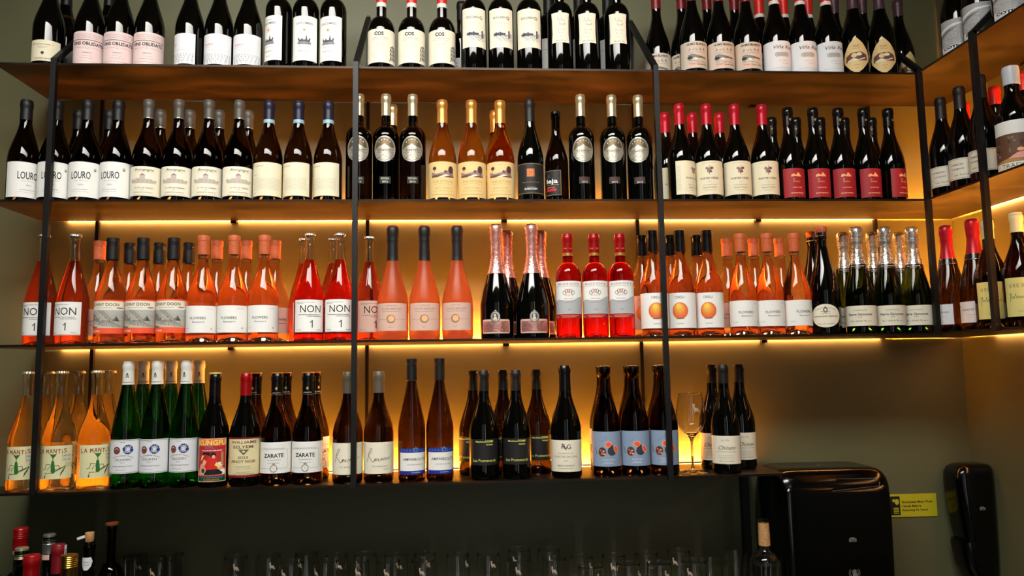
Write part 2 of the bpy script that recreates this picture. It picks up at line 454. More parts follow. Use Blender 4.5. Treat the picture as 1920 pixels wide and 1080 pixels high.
def rad(prof, z):
    q = prof[6:]
    for (r0, z0), (r1, z1) in zip(q, q[1:]):
        if z0 <= z <= z1 and z1 > z0: return r0+(r1-r0)*(z-z0)/(z1-z0)
    return q[-1][0]

def new(kind, H, R, zs, zn, rn, glass, fill=None, punt=.024):
    t = Tpl(R); pr = body_prof(kind, H, R, zs, zn, rn, punt); t.prof, t.H, t.rn = pr, H, rn
    if fill is None:
        t.add('glass_body', lathe('glass_body', pr+[(0, H)], glass))
    else:
        rf = rad(pr, fill)
        low = [q for q in pr if q[1] < fill-.001]
        t.add('filled_body', lathe('filled_body', low+[(rf, fill), (0, fill)], glass))
        hi = [(rf, fill+.0004)]+[q for q in pr if q[1] > fill+.001]
        inner = [(max(r-.0028, .006), z) for r, z in reversed(hi)]
        t.add('clear_neck', lathe('clear_neck', hi+inner+[hi[0]], 'clear_glass'))
    return t

def foil(t, zc, m, top=None, g=.0007):
    """pressed capsule that follows the neck from zc to the top"""
    H, pr = t.H, t.prof
    p = [(rad(pr, zc)-.0002, zc), (rad(pr, zc)+g, zc)]
    p += [(rad(pr, z)+g, z) for z in [zc+(H-.023-zc)*k/6 for k in range(1, 7)]]
    e = rad(pr, H-.024)+g
    p += [(e+.0012, H-.0195), (e+.0014, H-.012), (e+.0010, H-.0065), (e+.0002, H-.0055), (e+.0001, H-.0015), (e-.0015, H+.0006), (0, H+.0008)]
    t.add('capsule', lathe('capsule', p, m, 28)); return t

def band(t, z0, z1, m, g=.0011, name='capsule_band'):
    pr = t.prof
    t.add(name, lathe(name, [(rad(pr, z0), z0), (rad(pr, z0)+g, z0+.0002), (rad(pr, z1)+g, z1-.0002), (rad(pr, z1), z1)], m, 28)); return t

def screw(t, zc, m, g=.0021):
    H = t.H; r = max(rad(t.prof, zc+.002), t.rn)+g
    p = [(r-.0006, zc), (r, zc+.0004)]
    p += [(r, H-.024)]
    for k in range(4): p += [(r, H-.0225+k*.003), (r-.0007, H-.0218+k*.003), (r-.0007, H-.0212+k*.003), (r, H-.0205+k*.003)]
    p += [(r, H-.0012), (r-.0012, H), (0, H+.0002)]
    t.add('screw_cap', lathe('screw_cap', p, m, 28)); return t

def champ_foil(t, zc, m, head=.0165, wire=None):
    H, pr = t.H, t.prof
    p = [(rad(pr, zc)-.0002, zc), (rad(pr, zc)+.0009, zc+.0003)]
    p += [(rad(pr, z)+.0009, z) for z in [zc+(H-.05-zc)*k/6 for k in range(1, 7)]]
    p += [(head-.0012, H-.046), (head-.0002, H-.042), (head-.0016, H-.034), (head-.0006, H-.030), (head+.0004, H-.018), (head+.0002, H-.008), (head-.003, H-.002), (head-.008, H+.0004), (0, H+.001)]
    t.add('foil', lathe('foil', p, m, 20, ripple=.022)); return t

def crown(t, m='silver_foil'):
    H = t.H
    t.add('crown_cap', lathe('crown_cap', [(t.rn, H-.0055), (t.rn+.0028, H-.0055), (t.rn+.0024, H-.002), (t.rn+.0006, H+.0008), (0, H+.0014)], m, 42, ripple=.03)); return t

def lab(t, z0, z1, half, paper, art=None, art_name='lettering', z_clip=None, name='label', more=()):
    """paper label on the straight part of the body with its print; half = half its angle in degrees"""
    R = t.R*1000; w = R*math.radians(half)
    f = Flat(); f.rect(-w, z0, w, z1, paper)
    subs = []
    if art:
        for nm, fn in ([(art_name, art)]+list(more)):
            g = Flat(); fn(g, w, z0, z1); subs.append((nm, g.build(nm, R), None))
    t.add(name, f.build(name, R), subs); return t

def lab_poly(t, pts, paper, art=None, art_name='lettering', name='label', more=()):
    R = t.R*1000
    f = Flat(); f.poly(pts, paper); subs = []
    if art:
        for nm, fn in ([(art_name, art)]+list(more)):
            g = Flat(); fn(g); subs.append((nm, g.build(nm, R), None))
    t.add(name, f.build(name, R), subs); return t

def oval_pts(s, z, a, b, n=36):
    return [(s+a*math.cos(2*math.pi*k/n), z+b*math.sin(2*math.pi*k/n)) for k in range(n)]

T = {}
def burg(H, R, glass, zs=.40, zn=.80, rn=.0142, **k): return new('burg', H, R, H*zs, H*zn, rn, glass, **k)
def bord(H, R, glass, zs=.585, zn=.715, rn=.0138, **k): return new('bord', H, R, H*zs, H*zn, rn, glass, **k)

# --- top shelf
t = T['creamscript'] = foil(burg(.297, .041, 'black_glass', zs=.38), .236, 'matte_black_foil')
def a(f, w, z0, z1):
    f.script(-w*.75, w*.5, 57, 7, 'ink_black', 4, .45); f.words(-w*.4, w*.2, 51, .8, 'ink_grey', 2); f.words(-w*.35, w*.1, 48, .8, 'ink_grey', 5)
    f.ell(-3, 34, 4.2, 3.6, 'ink_black', .3); f.poly([(-6.5, 33), (.5, 33), (-3, 27)], 'ink_black', .35)
    f.text('CORNAS', -w*.1, 16, 4.2, 'ink_black', 40)
lab(t, 11, 71, 60, 'paper_ivory', a)
t = T['goldring'] = foil(burg(.300, .040, 'black_glass', zs=.40), .228, 'matte_black_foil'); band(t, .1845, .187, 'gold_metal'); band(t, .190, .1925, 'gold_metal')
lab(t, 14, 92, 62, 'paper_grey')
t = T['pink'] = foil(burg(.297, .040, 'black_glass'), .236, 'matte_black_foil')
def a(f, w, z0, z1):
    for i in range(3): f.words(-34+i*3, 34-i*3, 89-i*5, .9, 'ink_mauve', i+1)
    f.rect(-w*.9, 72.5, w*.9, 74, 'ink_black', .35)
    f.text('VINS OBLIDATS', 0, 58.5, 9.6, 'ink_black', 84, .03)
    f.rect(-w*.9, 51, -6, 51.6, 'ink_mauve', .35); f.rect(6, 51, w*.9, 51.6, 'ink_mauve', .35); f.ring(0, 51, 4, 4, .7, 'ink_mauve', .35)
    f.text('GARNATXA', 0, 34.5, 4, 'ink_black', 22); f.words(-12, 12, 27, .9, 'ink_mauve', 7); f.words(-18, 18, 20, .9, 'ink_mauve', 8); f.rect(-w*.95, 11, w*.95, 11.6, 'ink_mauve', .35)
lab(t, 2.5, 98, 80, 'paper_pink', a)
t = T['redtext'] = foil(burg(.297, .040, 'black_glass'), .236, 'matte_black_foil')
def a(f, w, z0, z1):
    f.text('FERRO', -16, 62, 6.2, 'ink_red', 28, -.01); f.words(-30, -6, 56.5, .8, 'ink_salmon', 2); f.script(-14, 24, 47, 3.5, 'ink_pale', 3, .4)
def vines(f, w, z0, z1):
    r = random.Random(5)
    for row, (zz, n) in enumerate([(32, 12), (25, 10), (17, 9), (10.5, 8)]):
        for k in range(n):
            s = -w*.95+(k+.5)*w*1.9/n+r.uniform(-1, 1); h = 4+row*1.1
            f.line([(s, zz), (s+r.uniform(-1, 1), zz+h)], .7, 'ink_dusk'); f.line([(s-2.6, zz+h), (s+2.2, zz+h+r.uniform(-1, 1.2))], .8, 'ink_grey', .3)
            f.line([(s, zz), (s+3, zz-2.5)], .5, 'ink_grey', .3)
lab(t, 7.5, 96, 74, 'paper_cool', a, more=[('illustration', vines)])
t = T['chateau'] = foil(bord(.300, .0375, 'black_glass', zs=.60, zn=.73), .236, 'matte_black_foil')
def a(f, w, z0, z1):
    f.text('CHATEAU', 0, 140, 3.4, 'ink_grey', 26); f.text('LASCOMBES', 0, 128, 6.6, 'ink_dusk', 47, .008)
    f.text('GRAND CRU CLASSE', 0, 60, 3.0, 'ink_grey', 34); f.text('MARGAUX', 0, 46, 5.2, 'ink_grey', 34); f.text('2018', 0, 32, 3.6, 'ink_grey', 13)
def chat(f, w, z0, z1):
    for k in range(12):
        an = math.pi*2*k/12; f.line([(4*math.cos(an), 111+4*math.sin(an)), (9*math.cos(an), 111+9*math.sin(an))], .8, 'ink_peach', .3)
    f.ell(0, 111, 3.4, 3.4, 'ink_peach', .3); f.ell(0, 111, 1.6, 1.6, 'ink_brown', .45)
    f.rect(-19, 68, 19, 76, 'ink_lavender', .3); f.rect(-16, 76, 16, 82, 'ink_dusk', .35)
    for s, h in ((-16, 8), (-6, 5), (6, 16), (15, 8)): f.poly([(s-3, 82), (s+3, 82), (s, 82+h)], 'ink_dusk', .35)
    for k in range(9): f.rect(-17+k*4, 69.5, -15.4+k*4, 74, 'ink_slate', .45)
lab(t, 21, 153, 62, 'paper_white', a, more=[('illustration', chat)])
t = T['tworow'] = bord(.297, .039, 'black_glass', zs=.41, zn=.56, rn=.0142)
foil(t, .207, 'red_foil'); band(t, .196, .209, 'white_foil', .001)
def a(f, w, z0, z1):
    f.text('COS', -7, 98, 10.5, 'ink_black', 27, .045)
    f.words(-26, 22, 90, 1.2, 'ink_mauve', 3); f.text('CERASUOLO DI VITTORIA', -5, 84, 2.6, 'ink_mauve', 46)
    for i, zz in enumerate((76, 72, 67, 62, 55, 50)): f.words(-18+i, 12-i, zz, 1.0, 'ink_pale', i+4)
    f.ring(-22, 40, 5, 5, .6, 'ink_pale', .35); f.text('SICILIA', 8, 22, 2.6, 'ink_pale', 20)
def building(f, w, z0, z1):
    for i, zz in enumerate((30, 42, 54)):
        f.rect(24, zz-2, 50, zz-.8, 'ink_dusk', .3)
        for k in range(4): f.rect(26+k*6, zz, 29.6+k*6, zz+8, 'ink_slate', .35)
    f.poly([(24, 64), (50, 64), (37, 73)], 'ink_grey', .3); f.rect(24, 24, 27, 27, 'ink_black', .3)
lab(t, 17, 117, 82, 'paper_cream', a, more=[('illustration', building)])
t = T['peek'] = foil(bord(.26, .037, 'black_glass', zs=.50, zn=.62), .20, 'matte_black_foil')
lab(t, 6, 70, 62, 'paper_cool', lambda f, w, z0, z1: f.text('C', -16, 44, 12, 'ink_black'))
t = T['tower'] = foil(bord(.305, .0375, 'black_glass', zs=.615, zn=.74), .24, 'matte_black_foil')
def a(f, w, z0, z1):
    f.text('ZUCCARDI', -6, 153, 6.4, 'ink_black', 37, .012); f.text('Q', 20, 151, 9.5, 'ink_black', None, .01)
    f.words(-14, 18, 138, .9, 'ink_pale', 2); f.words(-12, 14, 131, .9, 'ink_pale', 3)
def scen(f, w, z0, z1):
    f.rect(21, 94, 26, 117, 'ink_slate', .35); f.rect(27, 98, 33, 110, 'ink_lavender', .3)
    for s, h in ((-20, 4), (-15, 8), (-9, 6), (-3, 9), (3, 5), (9, 4)): f.ell(s, 106, 3.6, h*.75, 'ink_slate', .3, 12)
    r = random.Random(3)
    for k in range(16):
        s = -22+k*3; f.line([(s, 103), (s+12+r.uniform(0, 8), 86+r.uniform(-4, 4))], .9, 'ink_lavender', .25)
    f.rect(-24, 101.5, 20, 103, 'ink_slate', .3)
lab(t, 66, 184, 62, 'paper_cream', a, more=[('illustration', scen)])
t = T['squareback'] = foil(bord(.318, .0375, 'black_glass', zs=.60, zn=.70, rn=.0165), .225, 'matte_black_foil', g=.001)
lab(t, 40, 135, 66, 'paper_white', lambda f, w, z0, z1: f.words(-w*.5, w*.4, 100, 1.2, 'ink_grey', 3))
t = T['square'] = foil(bord(.300, .0375, 'black_glass', zs=.60, zn=.73), .245, 'matte_black_foil')
def a(f, w=None, z0=None, z1=None):
    f.script(-10, 12, 148, 12, 'ink_dusk', 8, .5); f.script(-4, 15, 136, 8, 'ink_dusk', 11, .5); f.script(-9, 12, 121, 8, 'ink_grey', 3, .45); f.script(-7, 8, 111, 6, 'ink_grey', 5, .45)
    f.text('2015', 0, 100, 2.8, 'ink_grey', 10); f.script(-14, 17, 88, 4.5, 'ink_grey', 6, .45)
lab_poly(t, [(-28, 174), (28, 174), (25.5, 150), (25, 110), (27, 83), (-27, 83), (-25, 110), (-25.5, 150)], 'paper_cream', a)
def moon_art(f, w, z0, z1):
    f.text('HUMO BLANCO', 2, 81, 7.0, 'ink_black', 60, .03)
    for k in range(5):
        f.ell(-22+k*11.5, 69, 4.1, 4.1, 'ink_grey', .3, 16)
        f.ell(-22+k*11.5+(k-2)*1.6+1, 70, 3.4, 3.4, 'paper_beige', .4, 16)
    f.rect(-28, 59, 30, 60, 'ink_mauve', .3)
def moon_pic(f, w, z0, z1):
    f.poly([(-26, 52), (-14, 55), (0, 51), (16, 46), (30, 44), (30, 41), (-26, 42)], 'ink_grey', .3)
    f.ell(-20, 43, 8, 5, 'ink_black', .35, 14); f.ell(-4, 40, 5, 4, 'paper_cream', .4, 14); f.line([(8, 47), (29, 43)], 1.8, 'ink_black', .4)
    r = random.Random(4)
    for k in range(30):
        s, zz = r.uniform(-26, 28), r.uniform(22, 46); f.line([(s, zz), (s+r.uniform(2, 6), zz+r.uniform(-2, 2))], .7, ('ink_dusk', 'ink_grey', 'ink_mauve')[k % 3], .42)
    f.poly([(-24, 22), (-12, 27), (0, 24), (4, 20), (-24, 20)], 'ink_salmon', .35); f.line([(-26, 36), (30, 28)], 1.2, 'ink_grey', .35)
    f.words(2, 32, 21, 2.4, 'ink_dusk', 4)
t = T['moon'] = burg(.302, .0395, 'black_glass', zs=.36, zn=.78); foil(t, .231, 'dark_red_wax'); lab(t, 11.5, 93, 82, 'paper_beige', moon_art, more=[('illustration', moon_pic)])
t = T['moonback'] = burg(.302, .0390, 'black_glass', zs=.36, zn=.78)
foil(t, .2475, 'dark_red_wax'); lab(t, 11.5, 93, 82, 'paper_beige', moon_art, more=[('illustration', moon_pic)])
def vina_art(f, w, z0, z1):
    f.text('Viña Real', 10, 74, 11, 'ink_slate', 66, .004, shear=.35)
    f.text('GRAN RESERVA', 8, 36, 2.6, 'ink_pale', 30); f.text('RIOJA', 14, 27, 3.4, 'ink_pale', 18); f.words(-26, 30, 14, 1.2, 'ink_pale', 3)
def vina_seal(f, w, z0, z1):
    for s in (-10, -3, 5, 13, 20): f.ring(s, 56, 6.5, 6.5, 1.2, 'ink_grey', .3, 18); f.ell(s, 56, 3.6, 3.6, 'ink_pale', .35, 14)
for k_ in ('vina', 'vinaback'):
    t = T[k_] = burg(.297, .0395 if k_ == 'vina' else .0385, 'black_glass', zs=.37); foil(t, .235, 'red_foil'); band(t, .2245, .236, 'white_foil', .001)
    lab(t, 3, 98, 84, 'paper_cool', vina_art, more=[('emblem', vina_seal)])
def dia_art(f):
    f.text('OJAI', 0, 84, 6, 'ink_brown', 18); f.text('VINEYARD', 0, 77.5, 2.6, 'ink_brown', 20); f.text('SYRAH', 0, 26, 3.0, 'ink_brown', 15); f.text('2019', 0, 17, 2.8, 'ink_brown', 9)
def dia_pic(f):
    f.poly([(-31, 40), (31, 40), (29, 58), (14, 67), (-14, 67), (-29, 58)], 'ink_brown', .3)
    f.ell(-6, 58, 8, 7, 'paper_tan', .4, 14); f.ell(8, 60, 8, 5, 'paper_ivory', .4, 14); f.poly([(-25, 44), (-8, 50), (6, 44), (25, 50), (25, 46), (4, 40), (-25, 40)], 'paper_ivory', .42)
DIA = [(0, 115), (20, 94), (34, 70), (39, 50), (37, 38), (17, 14), (0, 1), (-17, 14), (-37, 38), (-39, 50), (-34, 70), (-20, 94)]
for k_ in ('diamond', 'diamondback'):
    t = T[k_] = burg(.298, .0395, 'black_glass', zs=.37); foil(t, .2135 if k_ == 'diamond' else .243, 'plum_foil')
    lab_poly(t, DIA, 'paper_tan', dia_art, more=[('illustration', dia_pic)])

# --- second shelf
def louro_art(f, w, z0, z1):
    f.text('LOURO', 0, 61, 21, 'ink_black', 50, .012); f.text('DO BOLO', 2, 53.5, 3.2, 'ink_pale', 34); f.text('2021', 2, 42, 4.0, 'ink_grey', 13)
    f.words(-18, 18, 30, 1.2, 'ink_grey', 4); f.rect(-22, 24, 22, 24.6, 'ink_pale', .35); f.rect(33, 84, 40, 88, 'ink_grey', .35); f.rect(33, 89, 40, 92, 'ink_pale', .35)
t = T['louro'] = foil(burg(.292, .0405, 'dark_brown_glass', zs=.40, zn=.81, rn=.0148), .2345, 'matte_black_foil'); lab(t, 10, 108, 84, 'paper_white', louro_art)
t = T['louroback'] = foil(burg(.292, .0405, 'dark_brown_glass', zs=.40, zn=.81, rn=.0148), .2345, 'matte_black_foil'); lab(t, 10, 108, 84, 'paper_white')
def sk_art(f, w, z0, z1):
    f.text('Bourgogne', 2, 83, 6.8, 'ink_black', 50, .0, shear=.45); f.rect(-26, 79.5, 30, 80, 'ink_pale', .35)
    f.text('Le Clos du Chateau', 2, 33.5, 4.8, 'ink_dusk', 50, .0, shear=.4); f.text('2021', 0, 28, 2.4, 'ink_grey', 8); f.text('DOMAINE DE MONTILLE', 1, 21, 3.2, 'ink_dusk', 50); f.words(-30, 30, 16, .7, 'ink_pale', 3)
def sk_pic(f, w, z0, z1):
    f.rect(-32, 48, 34, 54, 'ink_fade', .25); f.rect(-8, 56, 6, 70, 'ink_fade', .3); f.rect(-20, 55, -8, 62, 'ink_fade', .28)
    f.rect(6, 55, 24, 60, 'ink_pale', .28); f.poly([(-9, 70), (7, 70), (-1, 76)], 'ink_mauve', .3)
    r = random.Random(2)
    for k in range(13): f.ell(-32+k*5.4, 55, 3.6, r.uniform(2, 5.5), 'ink_fade' if k % 2 else 'ink_pale', .32, 10)
for k_ in ('sketch', 'sketchback'):
    t = T[k_] = foil(burg(.2955, .0405 if k_ == 'sketch' else .041, 'brown_glass', zs=.40, zn=.80), .243, 'grey_foil'); band(t, .2405, .2435, 'silver_foil', .0006)
    lab(t, 13, 95.5, 82, 'paper_cream', sk_art, more=[('illustration', sk_pic)])
t = T['yellow'] = burg(.295, .040, 'brown_glass', zs=.41, zn=.80); foil(t, .2395, 'navy_foil'); band(t, .229, .2397, 'pale_blue_foil', .0011)
def a(f, w, z0, z1):
    f.text('CERVARO', -30, 96, 3.4, 'ink_grey', 26, align='l'); f.text('2020', -38, 72, 3.2, 'ink_grey', 12, align='l')
    for i in range(9): f.words(-40, 42, 62-i*3.8, .8, 'ink_pale', i+3)
    f.text('ITALIA', -40, 20, 2.8, 'ink_grey', 13, align='l')
lab(t, 13, 108, 76, 'paper_ivory', a)
def oval_parts(t, red):
    R = t.R*1000
    f = Flat(); f.poly(oval_pts(0, 148, 33, 37.5), 'silver_label')
    g = Flat(); g.ring(0, 148, 29.5, 34, 1.0, 'ink_bronze', .3, 36)
    up = [(28*math.cos(math.pi*k/16), 146+35.5*math.sin(math.pi*k/16)) for k in range(17)]
    g.poly(up, 'bronze_print', .35)
    h = Flat()
    for k in range(5): an = math.radians(50+k*20); h.ell(24*math.cos(an), 146+31*math.sin(an)-2, 1.5, 1.5, 'ink_white', .55, 8)
    h.poly([(-27, 147), (-16, 155), (-6, 158), (0, 163), (6, 158), (15, 154), (27, 151), (27, 147)], 'silver_label', .5)
    h.text('RAMIREZ', 0, 141, 4.6, 'ink_bronze', 38, .01)
    h.rect(-27, 146, 27, 146.7, 'ink_bronze', .55); h.rect(-27, 137.5, 27, 138.1, 'ink_bronze', .4)
    r = random.Random(7)
    for k in range(26):
        s = r.uniform(-22, 22); zz = 118+r.uniform(0, 17)*(1-abs(s)/40); h.line([(s, zz), (s+r.uniform(1, 4), zz+r.uniform(-2, 3))], .9, 'ink_bronze', .45)
    for k in range(14):
        s = -20+k*3; h.line([(s, 148.5), (s+1.4, 148.5+r.uniform(1, 7))], .6, 'ink_bronze', .65)
    t.add('label', f.build('label', R), [('emblem', g.build('emblem', R), None), ('illustration', h.build('illustration', R), None)])
    f = Flat(); f.rect(-14, 48, 18, 68, 'paper_black' if not red else 'paper_maroon')
    g = Flat()
    g.text('RIOJA', 2, 60.5, 5, 'ink_silver' if not red else 'ink_darkred', 23); g.rect(-12, 58.6, 16, 59.2, 'ink_olive', .35)
    g.text('2016' if not red else '2015', 2, 50.5, 5.4, 'ink_silver', 17, .01)
    t.add('vintage_label', f.build('vintage_label', R), [('lettering', g.build('lettering', R), None)])
t = T['oval'] = foil(bord(.3165, .0373, 'dark_brown_glass', zs=.595, zn=.70, rn=.0135), .2525, 'champagne_gold_foil'); oval_parts(t, False)
t = T['ovalred'] = foil(bord(.3200, .0373, 'black_glass', zs=.59, zn=.70, rn=.0135), .2545, 'champagne_gold_foil'); oval_parts(t, True)
t = T['ovalback'] = foil(bord(.3165, .037, 'dark_brown_glass', zs=.595, zn=.70, rn=.0135), .2525, 'champagne_gold_foil')
def gold_art(f, w, z0, z1):
    f.text('THE ESTATE', 0, 50.5, 6.2, 'ink_gold', 60); f.words(-24, 24, 46, .9, 'ink_gold', 3); f.text('BLANC DE GRIS', 0, 33, 4.2, 'ink_gold', 42); f.words(-28, 28, 26, .9, 'ink_gold', 5); f.words(-34, 34, 16, .9, 'ink_brown', 6)
def gold_pic(f, w, z0, z1):
    f.poly([(-34, 68), (-34, 82), (-18, 76), (0, 80), (16, 86), (32, 84), (34, 68)], 'ink_mauve', .28)
    f.poly([(-34, 66), (-34, 71), (-6, 74), (12, 70), (34, 69), (34, 66)], 'ink_brown', .32); f.poly([(-14, 66), (8, 74), (20, 72), (2, 66)], 'paper_ivory', .38)
    f.ell(-24, 92, 6, 5, 'ink_plum', .35, 12); f.rect(-25, 82, -23.6, 90, 'ink_brown', .35)
    f.ell(24, 88, 8, 11, 'ink_plum', .4, 16); f.rect(23.2, 68, 24.8, 78, 'ink_plum', .42); f.ell(8, 82, 4, 4, 'ink_brown', .36, 10); f.words(-6, 4, 102, .8, 'ink_gold', 2)
for k_ in ('gold', 'goldback'):
    t = T[k_] = foil(burg(.301, .0405 if k_ == 'gold' else .040, 'amber_glass', zs=.39, zn=.80, rn=.0150), .2325, 'gold_foil')
    lab(t, 8, 111, 82, 'paper_tan', gold_art, more=[('illustration', gold_pic)])
t = T['square_orange'] = foil(burg(.304, .038, 'black_glass', zs=.40, zn=.80), .238, 'matte_black_foil')
def a(f, w, z0, z1):
    f.frame(-w+1.5, z0+2, w-1.5, z1-2, .9, 'ink_gold', .3); f.text('Darius Red Blend Reserve', 0, 51, 2.6, 'ink_gold', 50); f.text('DARIOUSH', 0, 30, 6.0, 'ink_white', 36, .012); f.words(-12, 12, 38, .7, 'ink_gold', 4)
def em(f, w, z0, z1):
    f.rect(-11, 68, 11, 91, 'copper_print', .35); f.frame(-9, 70, 9, 89, .7, 'ink_brown', .5); f.text('D', 0, 74, 10, 'ink_brown', 9, d=.5)
lab(t, 18, 108, 72, 'paper_black', a, more=[('emblem', em)])
t = T['half'] = new('burg', .2735, .0345, .2735*.42, .2735*.80, .0125, 'dark_brown_glass')
t.add('cork_top', lathe('cork_top', [(.0135, .2655), (.0139, .266), (.0139, .2725), (.0125, .2742), (0, .2746)], 'gloss_black_foil', 28))
def a(f, w, z0, z1):
    f.frame(-w+1, z0+1.5, w-1, z1-1.5, .9, 'ink_gold', .3); f.text('leja', 3, 54, 13, 'ink_white', 36, .02); f.words(-12, 24, 48, 1.4, 'ink_gold', 3); f.rect(-14, 30, 16, 38, 'ink_red', .35); f.words(-12, 14, 41, 1.4, 'ink_peach', 3); f.poly([(-12, 70), (-3, 70), (-7, 84)], 'ink_dusk', .35)
lab(t, 17, 92, 52, 'paper_black', a)
def leaf_art(f, w, z0, z1):
    f.words(-20, 20, 109, .9, 'ink_gold', 2); f.text('PORTER CREEK', 0, 62, 5.8, 'ink_black', 54, .008); f.text('2021', 0, 53, 3, 'ink_gold', 9)
    f.text('RUSSIAN RIVER VALLEY', 0, 44, 2.6, 'ink_grey', 42); f.text('PINOT NOIR', 0, 35, 4.6, 'ink_dusk', 38); f.words(-14, 14, 29, 1, 'ink_gold', 6)
    for i in range(14): f.words(-w+3, -w+15, 30+i*5.4, 1.0, 'ink_pale', i)
def leaf_pic(f, w, z0, z1):
    for an, L in ((0, 1), (.9, .85), (-.9, .85), (1.9, .7), (-1.9, .7)):
        tip = (12*L*math.sin(an), 88+14*L*-math.cos(an)); f.poly([(-4*math.cos(an), 88-4*math.sin(an)), tip, (4*math.cos(an), 88+4*math.sin(an)), (-2*math.sin(an), 88+3*math.cos(an))], 'ink_mauve', .3)
    f.ell(0, 88, 6.5, 6.5, 'ink_mauve', .34, 14); f.ell(-6, 94, 5, 4, 'ink_mauve', .32, 10); f.ell(7, 94, 5, 4, 'ink_brown', .32, 10); f.ell(4, 84, 4, 3, 'ink_brown', .38, 10); f.line([(0, 92), (2, 102)], 1.2, 'ink_brown', .35)
for k_ in ('leaf', 'leafback'):
    t = T[k_] = foil(burg(.2955, .0395, 'black_glass', zs=.41, zn=.80), .2325, 'crimson_foil')
    lab(t, 17, 116, 82, 'paper_ivory', leaf_art, more=[('emblem', leaf_pic)])
def red_art(f, w, z0, z1):
    f.text('D', -8, 60, 6, 'ink_peach', 5); f.text('Diler', 0, 53, 5, 'ink_peach', 20); f.words(-12, 14, 36.5, 2.2, 'ink_peach', 3, lo=3, hi=9); f.words(-18, 20, 20, 2.4, 'ink_peach', 5, lo=3, hi=9)
def red_pic(f, w, z0, z1):
    f.poly([(-16, 70), (-14, 77), (-7, 79), (-2, 74), (4, 83), (12, 75), (15, 70)], 'ink_peach', .3); f.rect(-9, 68, -1, 71, 'ink_brown', .4)
for k_ in ('redlabel', 'redlabelback'):
    t = T[k_] = foil(burg(.2865, .038, 'black_glass', zs=.37, zn=.80), .231, 'gloss_black_foil', g=.0009)
    g = Flat(); g.ell(0, 248, 3.2, 3.6, 'ink_bronze', 0, 12); g.line([(-3, 252), (0, 247), (3, 252)], 1.2, 'ink_gold', .2)
    t.add('capsule_emblem', g.build('capsule_emblem', 15.1, .4))
    lab(t, 9, 95, 58, 'paper_red', red_art, more=[('illustration', red_pic)])

# --- third shelf
def non_art(f, w, z0, z1):
    f.text('NON', 4, 78, 21, 'ink_black', 58, .0); f.words(-36, 14, 105, 1.2, 'ink_grey', 2); f.words(-36, -14, 102, 1.2, 'ink_grey', 6)
    f.words(-32, 30, 71, 1.6, 'ink_dusk', 3); f.words(-6, 34, 66.5, 1.6, 'ink_dusk', 4); f.line([(8.6, 37), (8.6, 56)], 2.5, 'ink_black', .35); f.line([(8.6, 55), (3.4, 50.5)], 2.1, 'ink_black', .4)
    f.words(-38, -20, 30, 1.2, 'ink_grey', 5); f.words(22, 36, 30, 1.2, 'ink_grey', 6); f.rect(-w, z0+1, w, z0+1.6, 'ink_grey', .3)
for k_ in ('non', 'nonback', 'nonpost'):
    t = T[k_] = crown(new('cone', .3016, .041, .3016*.38, .3016*.80, .0125, 'red_rose_wine', fill=.227, punt=.012))
    lab(t, 24, 113, 64, 'paper_white' if k_ == 'non' else 'paper_rose_or_backlit', non_art)  # same white label; rear ones coloured pink for light through the wine
def flower_art(f, w, z0, z1):
    f.text('FLOWERS', -2, 62, 7.2, 'ink_black', 42, .004); f.script(-16, 16, 53.5, 3.6, 'ink_dusk', 4, .6); f.text('Pinot Rose', -34, 37, 2.4, 'ink_grey', 14); f.ring(35, 37, 2.6, 2.6, 1.0, 'ink_red', .35, 12); f.words(20, 38, 90, .9, 'ink_pale', 3)
for k_ in ('flower', 'flowerback', 'flowtwo', 'flowtwoback'):
    R_ = {'flower': .0405, 'flowerback': .040, 'flowtwo': .0395, 'flowtwoback': .0395}[k_]
    t = T[k_] = new('burg', .2963, R_, .115, .228, .0138, 'rose_wine', fill=.232, punt=.018)
    H = t.H
    t.add('stopper', lathe('stopper', [(.0148, H-.054), (.0156, H-.0535), (.0156, H-.016), (.0164, H-.0155), (.0166, H-.002), (.0158, H), (0, H+.0005)], 'stopper_cork', 28))
    lab(t, 25.5, 99, 86, 'paper_white' if not k_.endswith('back') else 'paper_rose_or_backlit', flower_art)  # rear row: pink paper colour imitates backlight through the rose
def vine_art(f, w, z0, z1):
    f.text('BONNY DOON', -6, 101, 8.6, 'ink_black', 74, .012); f.words(-28, 14, 95, 1.2, 'ink_grey', 2); f.text('VIN GRIS', -32, 31.5, 4.6, 'ink_white', 34, .01); f.rect(-6, 32, w*.95, 34, 'ink_coral', .3)
